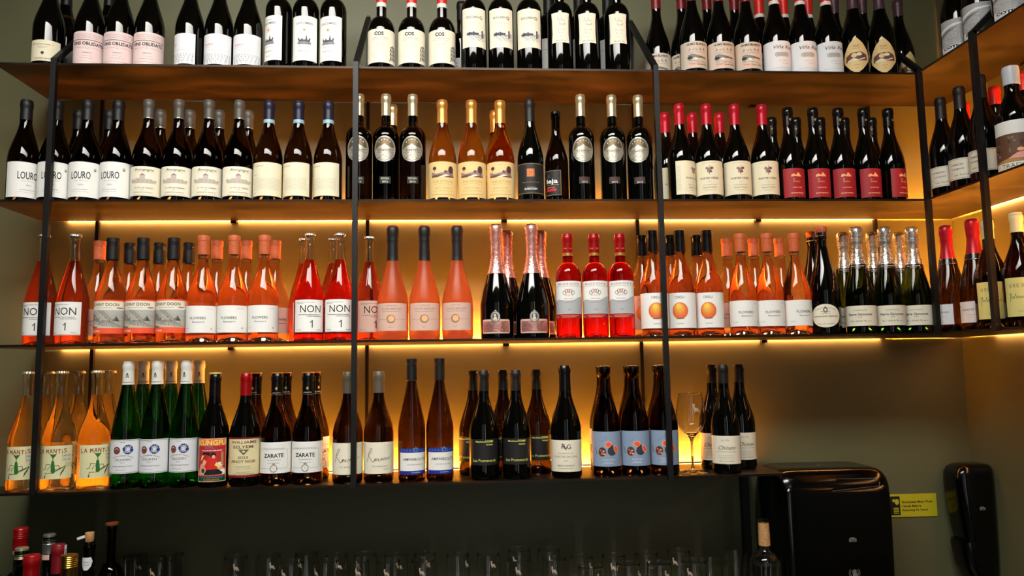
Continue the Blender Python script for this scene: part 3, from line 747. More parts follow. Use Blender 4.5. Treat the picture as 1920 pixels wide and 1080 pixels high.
def vine_pic(f, w, z0, z1):
    f.rect(-w, 42, w, 114, 'paper_grey', .1); f.rect(-w, 90, w, 114, 'paper_cream', .15)
    f.poly([(-w, 92), (-20, 86), (-6, 90), (14, 78), (30, 80), (w, 76), (w, 42), (-w, 42)], 'ink_pale', .2)
    for k in range(7): f.line([(-26+k*3.2, 91-k*.6), (2+k*4, 64-k*1.2)], 1.5, 'ink_grey' if k % 2 else 'ink_pale', .28)
    for k in range(6): f.line([(-w, 86-k*4), (-30+k*3, 74-k*3)], 1.4, 'ink_dusk', .27)
    f.poly([(12, 60), (24, 74), (34, 60)], 'ink_grey', .36); f.poly([(20, 60), (24, 74), (34, 60)], 'ink_dusk', .4); f.ell(34, 96, 10, 2.0, 'ink_mauve', .3, 14)
    for k in range(11): f.line([(-8+k*1.6, 62), (-36+k*8, 43)], 1.0, 'ink_dusk' if k % 2 else 'ink_grey', .34)
    f.poly([(-w, 58), (-12, 48), (16, 44), (w, 43), (w, 42), (-w, 42)], 'paper_beige', .38); f.poly([(-w, 50), (-22, 45), (-24, 42), (-w, 42)], 'ink_brown', .4)
    for k in range(6): f.ell(-36+k*4, 66+(k % 2)*4, 2.6, 3, 'ink_pale' if k % 2 else 'ink_grey', .36, 8)
    r = random.Random(8)
    for k in range(40):
        s, zz = r.uniform(-w*.9, w*.8), r.uniform(46, 82); f.line([(s, zz), (s+r.uniform(2, 5), zz-r.uniform(1, 3))], .6, ('ink_dusk', 'ink_grey', 'paper_cream')[k % 3], .42)
for k_ in ('vine', 'vineback'):
    t = T[k_] = screw(burg(.2913, .040, 'rose_wine', zs=.40, zn=.79, rn=.0146, punt=.014), .2305, 'matte_black_foil')
    lab(t, 27, 118, 80, 'ink_coral', vine_art, more=[('illustration', vine_pic)])
t = T['frost'] = new('champ', .3233, .0435, .105, .232, .0150, 'frosted_rose_glass', punt=.03); champ_foil(t, .2235, 'matte_black_foil', .0172)
def a(f, w, z0, z1):
    f.text('CHAMPAGNE', 0, 93, 2.8, 'ink_grey', 30); f.text('LOUISE BRISON', 0, 82, 5.6, 'ink_mauve', 60); f.words(-26, 26, 77, 1.0, 'ink_grey', 2); f.rect(-w*.9, 55.6, -12, 56.2, 'ink_grey', .3); f.rect(12, 55.6, w*.9, 56.2, 'ink_grey', .3); f.text('2017', 0, 33, 3.2, 'ink_grey', 11)
def em(f, w, z0, z1):
    f.ell(0, 57, 11, 11, 'ink_gold', .35, 22); f.ell(1.2, 58.2, 8.4, 8.4, 'ink_peach', .5, 18); f.ring(0, 57, 11.6, 11.6, 1.2, 'ink_brown', .5, 22)
lab(t, 25, 101, 66, 'paper_rose_or_backlit', a, more=[('emblem', em)])
for k_ in ('medal', 'medalback'):
    R_ = .0475 if k_ == 'medal' else .0455
    t = T[k_] = new('champ', .3273, R_, .095, .235, .0150, 'black_glass'); champ_foil(t, .189, 'pink_foil', .0178); band(t, .184, .198, 'pink_foil', .0016, 'collar')
    R = R_*1000
    f = Flat(); f.poly([(-41, 14), (41, 14), (43, 17), (43, 50), (40, 53), (14, 53), (9, 62), (5, 75), (0, 79), (-5, 75), (-9, 62), (-14, 53), (-40, 53), (-43, 50), (-43, 17)], 'paper_rose_or_backlit')
    g = Flat(); g.rect(-40, 18, 40, 48, 'pink_foil', .2); g.text('FIRMA DORATA', 0, 33, 4.4, 'ink_brown', 66); g.text('FRANCIACORTA ROSE', 0, 26, 2.8, 'ink_brown', 50)
    e = Flat(); e.ell(0, 60, 13, 15, 'silver_label', .35, 24); e.ring(0, 60, 14, 16, 1.6, 'ink_dusk', .5, 24); e.ell(0, 60, 8, 10, 'ink_dusk', .5, 16); e.ell(-1, 64, 3.4, 3.6, 'ink_silver', .65, 10); e.poly([(-6, 51), (5, 51), (3, 60), (-4, 60)], 'ink_silver', .65)
    t.add('label', f.build('label', R), [('lettering', g.build('lettering', R), None), ('emblem', e.build('emblem', R), None)])
t = T['balloon'] = foil(bord(.297, .0365, 'scarlet_wine', zs=.585, zn=.72, rn=.0148, punt=.012), .243, 'deep_red_foil'); band(t, .2335, .2425, 'gold_foil', .0004, 'neck_ring')
g = Flat(); g.text('DOC', -6, 253, 3.2, 'ink_peach', 9); g.text('DOC', 10, 253, 3.2, 'ink_peach', 9); t.add('capsule_lettering', g.build('capsule_lettering', 14.8, .9))
def a(f, w, z0, z1):
    f.text('BISSON', 0, 148, 6, 'ink_mauve', 62); f.rect(-w*.95, 144, w*.95, 144.6, 'ink_grey', .3); f.text('PORTOFINO', 0, 107, 3.6, 'ink_dusk', 27); f.words(-24, 24, 102.5, 1.0, 'ink_grey', 4); f.text('CILIEGIOLO', 0, 97, 3.0, 'ink_red', 25); f.text('2021', 2, 76, 3.4, 'ink_dusk', 12, shear=.2)
def pic(f, w, z0, z1):
    f.poly([(-w, 102), (-30, 108), (-10, 103), (12, 104), (28, 112), (w, 117), (w, 66), (-w, 66)], 'paper_grey', .12)
    for k in range(5): f.ring(-12+k*6, 128+(2 if k in (1, 2, 3) else -2), 5, 6, 1.3, 'ink_brown', .3, 14)
    f.ell(0, 128, 4, 4, 'ink_salmon', .4, 10)
    for k in range(6): f.line([(-12+k*5, 122), (-9+k*4, 116)], .8, 'ink_brown', .3)
lab(t, 66, 159, 74, 'paper_white', a, more=[('illustration', pic)])
lab(t, 54, 65.5, 74, 'paper_red', lambda f, w, z0, z1: (f.words(-24, 28, 61, 1.4, 'ink_peach', 3), f.words(-20, 20, 57, 1.4, 'ink_peach', 4), f.words(-42, -30, 58, 2, 'ink_peach', 5)), name='lower_label')
def or_art(f, w, z0, z1):
    f.text('CIRELLI', 0, 107, 7.4, 'ink_dusk', 27, .004); f.text('ORANGE', 0, 34, 3.4, 'ink_grey', 20)
def or_pic(f, w, z0, z1):
    f.poly(oval_pts(0, 72, 22.5, 23.5, 40), 'fruit_0', .3)
    for k in range(1, 9): f.ell(-.45*k, 72+1.75*k, 22.5-2.15*k, 23.5-2.2*k, f'fruit_{k}', .3+.03*k, 28)
    f.ell(0, 50, 12, 1.8, 'ink_olive', .3, 18)
for k_ in ('orange', 'orangeback'):
    t = T[k_] = screw(new('burg', .3069, .0395, .1285, .243, .0142, 'rose_wine', fill=.2445, punt=.016), .2435, 'gloss_black_foil')
    lab(t, 23, 123, 84, 'paper_white' if k_ == 'orange' else 'paper_rose_or_backlit', or_art, more=[('illustration', or_pic)])  # back row paper tinted pink to stand for light shining through
for k_ in ('ovalwhite', 'ovalwhiteback'):
    t = T[k_] = new('champ', .3015, .043, .120, .262, .0142, 'black_glass'); H = .3015
    t.add('cork', lathe('cork', [(.0135, H-.002), (.0148, H), (.0166, H+.006), (.0166, H+.013), (.015, H+.0165), (0, H+.017)], 'stopper_cork', 28))
    t.add('cork_band', lathe('cork_band', [(.0150, H-.012), (.0160, H-.0118), (.0160, H-.003), (.0150, H-.0028)], 'gloss_black_foil', 28))
    for k in range(4):
        an = math.radians(20+90*k); c, s = math.cos(an)*.0172, math.sin(an)*.0172
        t.add('wire', bar_mesh('wire', (c*.93, s*.93, H-.012), (c, s, H+.010), .0012, 'grey_metal'))
    t.add('wire_ring', lathe('wire_ring', [(.0160, H-.013), (.0168, H-.0125), (.0168, H-.0118), (.0160, H-.0113)], 'grey_metal', 28))
    def a(f):
        f.text('LARMANDIER-BERNIER', 0, 49, 4.6, 'ink_dusk', 68); f.text('CHAMPAGNE', 0, 58, 2.8, 'ink_grey', 26); f.script(-24, 26, 28, 5, 'ink_mauve', 6, .5); f.text('EXTRA BRUT PREMIER CRU', 0, 75, 2.8, 'ink_brown', 56, arc=7)
    def em(f):
        f.ell(0, 70, 6.5, 6, 'ink_dusk', .3, 16); f.ell(0, 70, 3.6, 3.6, 'paper_cream', .4, 12); f.line([(-12, 66), (0, 62), (12, 66)], 1.4, 'ink_dusk', .35); f.poly([(-4, 76), (4, 76), (0, 81)], 'ink_grey', .35)
    lab_poly(t, oval_pts(0, 53, 42, 33.5), 'paper_cream', a, more=[('emblem', em)])
for k_ in ('champ', 'champback'):
    t = T[k_] = new('champ', .3159, .0425, .105, .250, .0145, 'deep_green_glass', punt=.03); champ_foil(t, .2035, 'silver_foil', .0182); band(t, .1895, .2035, 'gloss_black_foil', .0012, 'collar')
    g = Flat(); g.text('Pierre Gimonnet', 0, 196.5, 3.6, 'ink_white', 34, .01); g.words(-8, 8, 192.5, 1.2, 'ink_gold', 3)
    t.add('collar_lettering', g.build('collar_lettering', rad(t.prof, .1965)*1000, 1.9))
    def a(f, w, z0, z1):
        f.text('CHAMPAGNE', 0, 66, 3.6, 'ink_grey', 36); f.text('Pierre Gimonnet', 0, 52.5, 7.0, 'ink_dusk', 66, .02); f.text('& Fils', 0, 46, 3.6, 'ink_dusk', 11); f.script(-28, 30, 35, 4.2, 'ink_dusk', 9, .5)
    lab(t, 23, 81, 76, 'paper_cream', a)

# --- lowest shelf
def man_art(f, w, z0, z1):
    f.hand('LA MANTIS', -42, 98, 10.5, 'ink_darkred', 1.6); f.hand('SANTA', 20, 88, 6, 'ink_steel', .8, gap=.15); f.hand('JULIA', 21, 78, 6, 'ink_steel', .8, gap=.15)
    for i in range(4): f.words(28, 46, 72-i*3.4, .8, 'ink_grey', i)
def man_pic(f, w, z0, z1):
    f.poly([(-4, 90), (0, 84), (5, 90), (9, 97), (2, 95), (-3, 95), (-9, 97)], 'ink_green', .4); f.line([(0, 85), (0, 76)], 2, 'ink_green', .4)
    f.poly([(-3, 78), (3, 78), (5, 62), (7, 50), (1, 45), (-4, 50), (-4, 64)], 'ink_green', .4)
    for p in ([(-3, 68), (-16, 70), (-18, 58), (-25, 56)], [(-2, 66), (-10, 60), (-12, 54)], [(4, 66), (14, 66), (16, 58)], [(6, 54), (30, 64), (24, 50)], [(2, 47), (-18, 47), (-20, 34)]): f.line(p, 1.3, 'ink_darkgreen', .35)
    f.poly([(29, 63), (25, 52), (17, 37), (19, 48)], 'ink_darkgreen', .35); f.poly([(-18, 47), (-22, 34), (-18, 35)], 'ink_darkgreen', .4); f.line([(8, 52), (28, 63)], 1.8, 'ink_darkgreen', .35)
for k_ in ('mantis', 'mantisback'):
    t = T[k_] = crown(new('burg', .3115, .041, .315*.40, .248, .0135, 'orange_wine', fill=.2485, punt=.010), 'champagne_gold_foil')
    lab(t, 31.5, 117, 66, 'paper_mantis', man_art, more=[('illustration', man_pic)])
def gr_art(f, w, z0, z1):
    f.frame(-w+2, z0+2, w-2, z1-2, .8, 'ink_dusk', .3); f.text('MOSEL', 0, 121, 2.6, 'ink_dusk', 14); f.text('Forstmeister Geltz', 0, 86, 4.0, 'ink_grey', 52, arc=7, shear=.1); f.text('ZILLIKEN', 0, 74, 5.8, 'ink_dusk', 38); f.text('2021', 0, 67.5, 2.8, 'ink_grey', 11); f.text('Saarburg Riesling Trocken', 0, 58.5, 3.2, 'ink_dusk', 52, shear=.15); f.text('VDP Gutswein', -4, 49, 2.4, 'ink_grey', 26)
def gr_pic(f, w, z0, z1):
    r = random.Random(4)
    for k in range(11): an = k*2*math.pi/11; f.ell(-15+7*math.cos(an), 101+8*math.sin(an), 2.6, 2.4, ('ink_brown', 'ink_darkred', 'ink_dusk')[k % 3], .3, 8)
    f.ell(-15, 99, 5.5, 6, 'ink_brown', .34, 14); f.ell(-15, 97, 3, 3.4, 'ink_red', .42, 10)
    for k in range(13): an = k*2*math.pi/13; f.ell(13+10*math.cos(an), 103+10.5*math.sin(an), 2.8, 2.6, ('ink_blue', 'ink_slate', 'ink_steel')[k % 3], .3, 8)
    f.ring(13, 103, 6, 6.5, 1.2, 'ink_slate', .36, 16); f.ell(22, 101, 4, 4.4, 'ink_royal', .4, 12); f.ell(3, 105, 3.4, 4, 'ink_royal', .4, 12)
for k_ in ('green', 'greenback'):
    t = T[k_] = foil(new('flute', .3363, .0375, .140, .282, .0140, 'green_glass', punt=.028), .2735, 'white_foil', g=.001)
    g = Flat()
    for s in (-3, 0, 3): g.line([(s, 292), (s*.4, 303)], 1.4, 'ink_dusk', .2)
    g.ell(0, 303, 2, 2, 'ink_dusk', .3, 10); g.words(-16, 16, 279, 1.6, 'ink_dusk', 3)
    t.add('capsule_emblem', g.build('capsule_emblem', 15.2, .5))
    lab(t, 40.5, 129, 80, 'paper_cool', gr_art, more=[('emblem', gr_pic)])
t = T['poster'] = new('burg', .2992, .040, .133, .243, .0142, 'black_glass')
foil(t, .239, 'gloss_black_foil'); t.add('cap_top', lathe('cap_top', [(.0162, .2975), (.0166, .298), (.0166, .3008), (.015, .3022), (0, .3026)], 'yellow_foil', 28))
def a(f, w, z0, z1):
    f.rect(-w+2, 108.5, w-2, 126, 'ink_orange', .1); f.text('KUNGFU', 0, 110.5, 13.5, 'ink_yellow', w*1.84, .03, d=.45); f.text('GIRL', -6, 102, 5.2, 'ink_steel', 24, .02); f.words(-26, 26, 95, 2.2, 'ink_white', 3); f.text('RIESLING', 0, 18.5, 4, 'ink_orange', 40, .01); f.words(-30, 30, 25, 2, 'ink_steel', 4)
def pic(f, w, z0, z1):
    f.rect(-w+2, 100, w-2, 108.3, 'ink_red', .1); f.rect(-w+2, 30, w-2, 99.6, 'ink_red', .1); f.rect(-w+2, 16.5, w-2, 29.5, 'ink_darkgreen', .1)
    f.poly([(-w+2, 32), (-30, 62), (-18, 54), (0, 48), (14, 62), (26, 54), (w-2, 46), (w-2, 32)], 'ink_salmon', .18); f.ell(22, 60, 9, 6, 'ink_white', .22, 12); f.ell(28, 40, 9, 7, 'ink_white', .24, 12)
    f.poly([(-18, 66), (-8, 82), (6, 84), (16, 66), (14, 46), (-14, 44)], 'ink_scarlet', .3)
    f.ell(4, 84, 7.5, 8, 'ink_black', .36, 14); f.ell(5, 80, 4.4, 4.6, 'ink_peach', .44, 12); f.poly([(-2, 92), (-22, 92), (-26, 84), (-16, 88), (-6, 82)], 'ink_black', .4); f.poly([(-26, 84), (-30, 70), (-24, 74), (-20, 84)], 'ink_yellow', .42)
    f.poly([(-20, 74), (-27, 58), (-18, 56), (-12, 68)], 'ink_peach', .42); f.poly([(12, 66), (24, 56), (20, 50), (8, 58)], 'ink_yellow', .42)
    f.poly([(-12, 46), (16, 48), (30, 38), (26, 33), (-20, 33)], 'ink_black', .38); f.ell(-22, 44, 5, 6, 'ink_darkgreen', .4, 10); f.rect(24, 58, 31, 92, 'ink_gold', .3)
    f.frame(-w+.6, z0+.6, w-.6, z1-.6, 1.4, 'paper_yellow', .5)
lab(t, 14.5, 128, 58, 'ink_orange', a, more=[('illustration', pic)])
t = T['cursivered'] = foil(burg(.2993, .0405, 'black_glass', zs=.44, zn=.81), .239, 'deep_red_foil')
def a(f, w, z0, z1):
    f.text('WILLIAMS', 0, 113, 7.6, 'ink_brown', 68, .012); f.text('SELYEM', -2, 100.5, 7.6, 'ink_brown', 54, .012); f.text('2023', -2, 73, 6.6, 'ink_brown', 26, .012); f.text('PINOT NOIR', 0, 62, 7.6, 'ink_brown', 66, .012)
    f.text('SONOMA COUNTY', 0, 50.5, 2.8, 'ink_dusk', 40); f.words(-20, 20, 46, .8, 'ink_grey', 2); f.text('Cellared & Bottled by', 0, 37, 2.6, 'ink_brown', 38); f.words(-26, 26, 33, 1, 'ink_brown', 4); f.words(-32, 32, 30.8, .8, 'ink_brown', 5)
def em(f, w, z0, z1):
    f.poly([(-13, 96), (13, 96), (0, 82)], 'ink_olive', .3); f.ell(0, 91.5, 4, 2.6, 'paper_yellow', .4, 10); f.line([(-14, 97), (14, 97)], .8, 'ink_brown', .3)
lab(t, 24, 128.5, 80, 'paper_yellow', a, more=[('emblem', em), ('border_band', lambda f, w, z0, z1: f.rect(-w, z1-4, w, z1, 'ink_darkred', .1)), ('border_band', lambda f, w, z0, z1: f.rect(-w, z0, w, z0+6, 'ink_darkred', .1))])
def crest_art(f, w, z0, z1):
    f.text('ZARATE', -1, 74, 10.6, 'ink_black', 53, .02); f.text('ALBARIÑO', 0, 66, 3.2, 'ink_grey', 36); f.text('RIAS BAIXAS', 0, 58.5, 2.6, 'ink_grey', 30); f.words(-30, 30, 97, 1.2, 'ink_pale', 2)
def crest_pic(f, w, z0, z1):
    f.rect(-w*.95, 95, 36, 95.5, 'ink_grey', .3); f.rect(38, 48, 38.6, 92, 'ink_grey', .3); f.rect(-w*.95, 45, -9, 45.5, 'ink_grey', .3); f.rect(9, 45, 36, 45.5, 'ink_grey', .3); f.line([(36, 95.2), (38.3, 92)], .6, 'ink_grey', .3); f.line([(36, 45.2), (38.3, 48)], .6, 'ink_grey', .3)
    f.ring(0, 45, 8.6, 9, 1.3, 'ink_bronze', .35, 20)
    for k in range(16): an = k*math.pi/8; f.line([(8.4*math.cos(an), 45+8.8*math.sin(an)), (10.6*math.cos(an), 45+11*math.sin(an))], 1.1, 'ink_bronze', .35)
    f.rect(-4, 55.6, 4, 58, 'ink_bronze', .35); f.line([(-2.5, 48), (2.5, 42)], .8, 'ink_grey', .4)
for k_ in ('crest', 'crestback'):
    t = T[k_] = foil(burg(.2978, .041 if k_ == 'crest' else .0405, 'brown_glass', zs=.40, zn=.80, rn=.0152), .2395, 'gloss_black_foil')
    band(t, .2385, .2400, 'silver_foil', .0009); t.add('cap_top', lathe('cap_top', [(.0155, .2965), (.0160, .2968), (.0160, .2985), (.0145, .2996), (0, .2998)], 'gold_foil', 28))
    g = Flat(); g.ell(0, 256, 3, 4, 'ink_gold', 0, 12); g.text('ZARATE', 0, 243, 3, 'ink_silver', 22); t.add('capsule_emblem', g.build('capsule_emblem', 15.9, .5))
    lab(t, 32.5, 114 if k_ == 'crest' else 118, 82, 'paper_white', crest_art, more=[('emblem', crest_pic)])
t = T['signature'] = foil(burg(.2978, .041, 'dark_brown_glass', zs=.42, zn=.80), .2395, 'taupe_foil')
def a(f, w, z0, z1):
    f.line([(-34, 56), (-31, 66), (-26, 84), (-22, 91), (-19, 92), (-18, 88), (-24, 78), (-30, 72), (-24, 66), (-16, 56), (-12, 58)], 1.2, 'ink_black', .35)
    x = [(-12, 58), (-8, 65), (-11, 63), (-10, 58), (-6, 66), (-5, 59), (0, 65), (-1, 60), (3, 58), (7, 66), (8, 60), (11, 66), (12, 60), (16, 67), (17, 60), (21, 67), (23, 61), (28, 68), (27, 62), (31, 66), (38, 71)]
    f.line(x, .9, 'ink_black', .35); f.text('STE. ROSE HILLS', 4, 43, 3.0, 'ink_dusk', 46, shear=.1); f.words(14, 30, 36, 1, 'ink_grey', 3); f.text('2021', 29, 97, 2.6, 'ink_grey', 9)
lab(t, 24.5, 108, 78, 'paper_cream', a)
t = T['bluewave'] = screw(new('flute', .3317, .0375, .142, .27, .0128, 'brown_glass', punt=.02), .2715, 'matte_black_foil')
def a(f, w, z0, z1):
    f.text('AMPHIBOLITE', 4, 57, 7.4, 'ink_dusk', 66, .006); f.text('NATURE MUSCADET', 6, 45, 3.2, 'ink_mauve', 44); f.text('JO LANDRON', 8, 24, 2.8, 'ink_white', 24)
def pic(f, w, z0, z1):
    for k in range(9): f.ell(-34+k*8.5, 84, 2.4, 2.6, 'ink_steel', .3, 10); f.ell(-34+k*8.5, 84.6, 1.2, 1.4, 'ink_royal', .4, 8)
    f.poly([(2, 80), (12, 80), (14, 92), (10, 89), (7, 95), (4, 89), (0, 92)], 'ink_steel', .35); f.ell(7, 85, 3, 3.4, 'ink_royal', .45, 10)
lab(t, 20.5, 89.5, 62, 'paper_white', a, more=[('emblem', pic), ('border_band', lambda f, w, z0, z1: f.rect(-w, z0, w, 30, 'ink_royal', .1)), ('border_band', lambda f, w, z0, z1: f.rect(-w, 78, w, z1, 'ink_royal', .1))])
def bl_art(f, w, z0, z1):
    f.text('Mathieu', -11, 101, 4.6, 'ink_lime', 26, .012); f.text('COSME', 14, 101, 5.6, 'ink_lime', 23, .02); f.text('VOUVRAY', 15, 93, 3.8, 'ink_lime', 20, .02); f.text('Les Promenards', 0, 49, 8, 'ink_lime', 66, -.002, shear=.15)
for k_ in ('black', 'blackback'):
    t = T[k_] = foil(burg(.296, .0415, 'black_glass' if k_ == 'black' else 'dark_brown_glass', zs=.40, zn=.80), .239, 'matte_black_foil')
    lab(t, 40, 110, 62, 'paper_black', bl_art)
t = T['monogram'] = foil(burg(.3059, .0425, 'black_glass', zs=.41, zn=.80, rn=.0158), .235, 'gloss_black_foil', g=.0005)
def a(f, w, z0, z1):
    f.text('R', -6, 80, 14, 'ink_dusk', 11, .02, shear=.1); f.text('V', 1, 76, 14, 'ink_dusk', 12, .01); f.text('G', 9, 79, 13, 'ink_dusk', 11, .01)
    f.text('BOURGOGNE PINOT NOIR', 0, 66, 2.8, 'ink_grey', 44); f.text('ECLAT DE CALCAIRE', 0, 56, 5.0, 'ink_bronze', 66); f.text('2020', 0, 46, 3, 'ink_grey', 12); f.text('PIERRE GIRARDIN', 0, 32, 4.4, 'ink_dusk', 48); f.words(-20, 20, 26, 1, 'ink_grey', 3)
lab(t, 17.5, 102.5, 82, 'paper_cream', a)
def fig_art(f, w, z0, z1):
    f.text('Scarlet Plum', 4, 45, 4.2, 'ink_white', 32, -.005, shear=.25); f.words(-8, 14, 40, 1.0, 'ink_white', 3); f.words(-12, 16, 36.4, 1.0, 'ink_white', 4)
def fig_pic(f, w, z0, z1):
    f.line([(-25, 100), (-16, 98), (-10, 104), (-4, 110), (6, 112), (12, 110)], .9, 'ink_lavender', .3); f.line([(-16, 96), (-8, 100), (0, 108)], .8, 'ink_steel', .3)
    f.line([(-36, 80), (-33, 70), (-31, 62)], 1.6, 'ink_slate', .3)
    f.ell(-14, 68, 12, 13.5, 'ink_slate', .3, 24); f.ring(-14, 68, 12, 13.5, 1.4, 'ink_gold', .4, 24)
    for s, zz in ((-18, 72), (-10, 70), (-15, 62), (-8, 62), (-14, 66)): f.ell(s, zz, 3.2, 2.2, 'ink_coral' if s < -12 else 'ink_peach', .42, 8)
    f.ell(13, 70, 12, 12.5, 'ink_slate', .32, 22); f.poly([(8, 80), (14, 88), (18, 80)], 'ink_slate', .34)
    f.ell(4, 88, 10, 8.5, 'ink_peach', .3, 16); f.ell(4, 88, 8, 6.6, 'ink_coral', .42, 16); f.ell(25, 75, 6.6, 11.5, 'ink_peach', .38, 18, .35); f.ell(25, 75, 4.8, 9.2, 'ink_coral', .48, 16, .35)
for k_ in ('fig', 'figback'):
    t = T[k_] = new('burg', .3015, .040, .128, .258, .0158, 'brown_glass')
    t.add('wax_top', lathe('wax_top', [(.0168, .2935), (.0176, .294), (.0180, .298), (.0172, .3022), (.012, .3035), (0, .3038)], 'gloss_black_foil', 28))
    lab(t, 28.5, 123, 78, 'paper_blue', fig_art, more=[('illustration', fig_pic)])
def sc_art(f, w, z0, z1):
    f.text('Le Pic', -2, 90, 4.6, 'ink_grey', 22, -.006, shear=.35); f.text('Chinon', 0, 66, 11.5, 'ink_dusk', 48, 0, shear=.45); f.words(-28, 28, 60, .9, 'ink_grey', 3)
    for i in range(3): f.words(-24+i*2, 24-i*2, 50-i*5, .9, 'ink_pale', i+4)
    f.text('Mis en bouteille', 0, 33, 3.2, 'ink_grey', 40, shear=.3)
for k_ in ('script', 'scriptback'):
    t = T[k_] = foil(burg(.3017, .040, 'black_glass', zs=.41, zn=.80), .249, 'matte_black_foil'); lab(t, 27, 104, 74, 'paper_cream', sc_art)

# --- side wall
t = T['coteau'] = foil(burg(.297, .041, 'black_glass', zs=.40), .236, 'matte_black_foil')
def a(f, w, z0, z1): f.text('COTEAU', 0, 20.3, 7.6, 'ink_black', w*1.6, .05)
def pic(f, w, z0, z1):
    f.rect(-w, 29.5, w, z1, 'paper_grey', .1); r = random.Random(9)
    for k in range(70):
        s, zz, an = r.uniform(-w*.95, w*.8), r.uniform(34, z1-8), r.uniform(.2, 1.2); L = r.uniform(3, 8)
        f.line([(s, zz), (min(s+L*math.cos(an), w), min(zz+L*math.sin(an), z1-1))], r.uniform(.4, 1.0), ('ink_grey', 'ink_white', 'ink_dusk', 'ink_pale')[k % 4], .2+.003*k)
    f.poly([(-w, 66), (-10, 82), (w*.7, 88), (w, 90), (w, 94), (0, 90), (-w, 78)], 'ink_white', .45); f.poly([(-w, 60), (-20, 74), (10, 80), (-10, 70), (-w, 54)], 'ink_grey', .46)
lab(t, 5, 104, 58, 'paper_cool', a, more=[('illustration', pic), ('border_band', lambda f, w, z0, z1: f.rect(-w, 19, w, 29, 'ink_white', .12))])
t = T['threeline'] = foil(burg(.297, .0405, 'black_glass', zs=.42, zn=.82), .232, 'matte_black_foil')
g = Flat(); g.rect(24, 246, 31, 274, 'ink_dusk', 0); g.words(25, 30, 248, 24, 'ink_silver', 3, lo=1.2, hi=2); t.add('capsule_print', g.build('capsule_print', 15.2, .5))
def a(f, w, z0, z1):
    f.frame(-w+2, z0+2.5, w-2, z1-2.5, .7, 'ink_dusk', .3); f.text('CORIZON', -12, 66, 5, 'ink_dusk', 34, .01); f.text('GONZALES', -10, 54, 4.4, 'ink_dusk', 34); f.text('Les Terres', -2, 37, 5, 'ink_dusk', 38, -.004, shear=.2); f.words(-30, -24, 46, 1, 'ink_grey', 2)
lab(t, 27, 86, 62, 'paper_cream', a)
t = T['redcapback'] = burg(.290, .040, 'dark_brown_glass', zs=.40, zn=.80); foil(t, .246, 'red_foil'); band(t, .238, .2465, 'red_foil', .0012); band(t, .2405, .2412, 'silver_foil', .0018, 'fine_ring'); band(t, .2435, .2442, 'silver_foil', .0018, 'fine_ring')
t = T['photo'] = new('burg', .276, .045, .138, .215, .0165, 'black_glass'); H = .276
t.add('wax_cap', lathe('wax_cap', [(.0180, H-.050), (.0195, H-.049), (.0198, H-.030), (.0200, H-.010), (.0184, H-.001), (.010, H+.002), (0, H+.0024)], 'white_wax', 28))
def a(f, w, z0, z1): f.text('TRADITION', 8, 6, 11, 'ink_dusk', 90, -.003)
def pic(f, w, z0, z1):
    f.rect(-w, 20, w, 92, 'paper_photo', .1); r = random.Random(6)
    for k in range(26): s, zz = r.uniform(-w*.9, w*.8), r.uniform(28, 86); f.ell(s, zz, r.uniform(2, 6), r.uniform(2, 7), ('ink_brown', 'ink_bronze', 'ink_plum', 'ink_mauve')[k % 4], .16+.004*k, 10)
    f.poly([(-20, 30), (0, 42), (24, 46), (40, 38), (10, 27)], 'ink_salmon', .34); f.ell(8, 50, 8, 5, 'ink_peach', .36, 12); f.poly([(-w, 22), (-20, 30), (20, 24), (w, 28), (w, 21), (-w, 21)], 'ink_gold', .35)
lab(t, 3, 126, 74, 'paper_white', a, more=[('illustration', pic), ('border_band', lambda f, w, z0, z1: f.rect(-w, z0, w, 19.5, 'paper_cream', .12))])
t = T['redfoil'] = new('champ', .312, .0435, .110, .250, .0148, 'dark_brown_glass'); champ_foil(t, .214, 'crimson_foil', .0178); band(t, .196, .214, 'gloss_black_foil', .0012, 'collar'); band(t, .1975, .1985, 'silver_foil', .0018, 'fine_ring'); band(t, .2125, .2135, 'silver_foil', .0018, 'fine_ring')
g = Flat(); g.text('SPUMANTE', -13, 226, 3.2, 'ink_gold', 40, vert=True); t.add('foil_lettering', g.build('foil_lettering', 15.6, 2.2))
def a(f, w, z0, z1): f.text('BLANC DE BLANC', 4, 55, 5.2, 'ink_dusk', 58, .006, shear=.1); f.words(-10, 26, 43, 1.2, 'ink_salmon', 3); f.words(-6, 14, 36, 1.0, 'ink_salmon', 4); f.rect(-w+3, 66, -w+9, 69, 'ink_dusk', .3)
lab(t, 22, 80, 58, 'paper_cool', a)
for k_ in ('yellowsheet', 'yellowsheetback'):
    t = T[k_] = foil(burg(.290 if k_ == 'yellowsheet' else .300, .042, 'dark_brown_glass' if k_ == 'yellowsheet' else 'amber_glass', zs=.44, zn=.80), .240 if k_ == 'yellowsheet' else .246, 'cream_foil')
    def a(f, w, z0, z1): f.hand('OXEOS', -27, 98, 8.5, 'ink_brown', .9, gap=.4); f.line([(-30, 80), (-24, 84), (-28, 62)], .8, 'ink_dusk', .35); f.script(-27, 32, 70, 12, 'ink_dusk', 12, .8); f.text('GALICIA', 0, 37, 2.6, 'ink_grey', 24)
    lab(t, 25, 122, 54, 'paper_lemon', a)
    if k_ == 'yellowsheet':
        f = Flat(); f.rect(62, 30, 90, 126, 'paper_cool'); g = Flat(); g.rect(62, 70, 90, 70.8, 'ink_dusk', .2); t.add('back_label', f.build('back_label', 42), [('ruling', g.build('ruling', 42), None)])

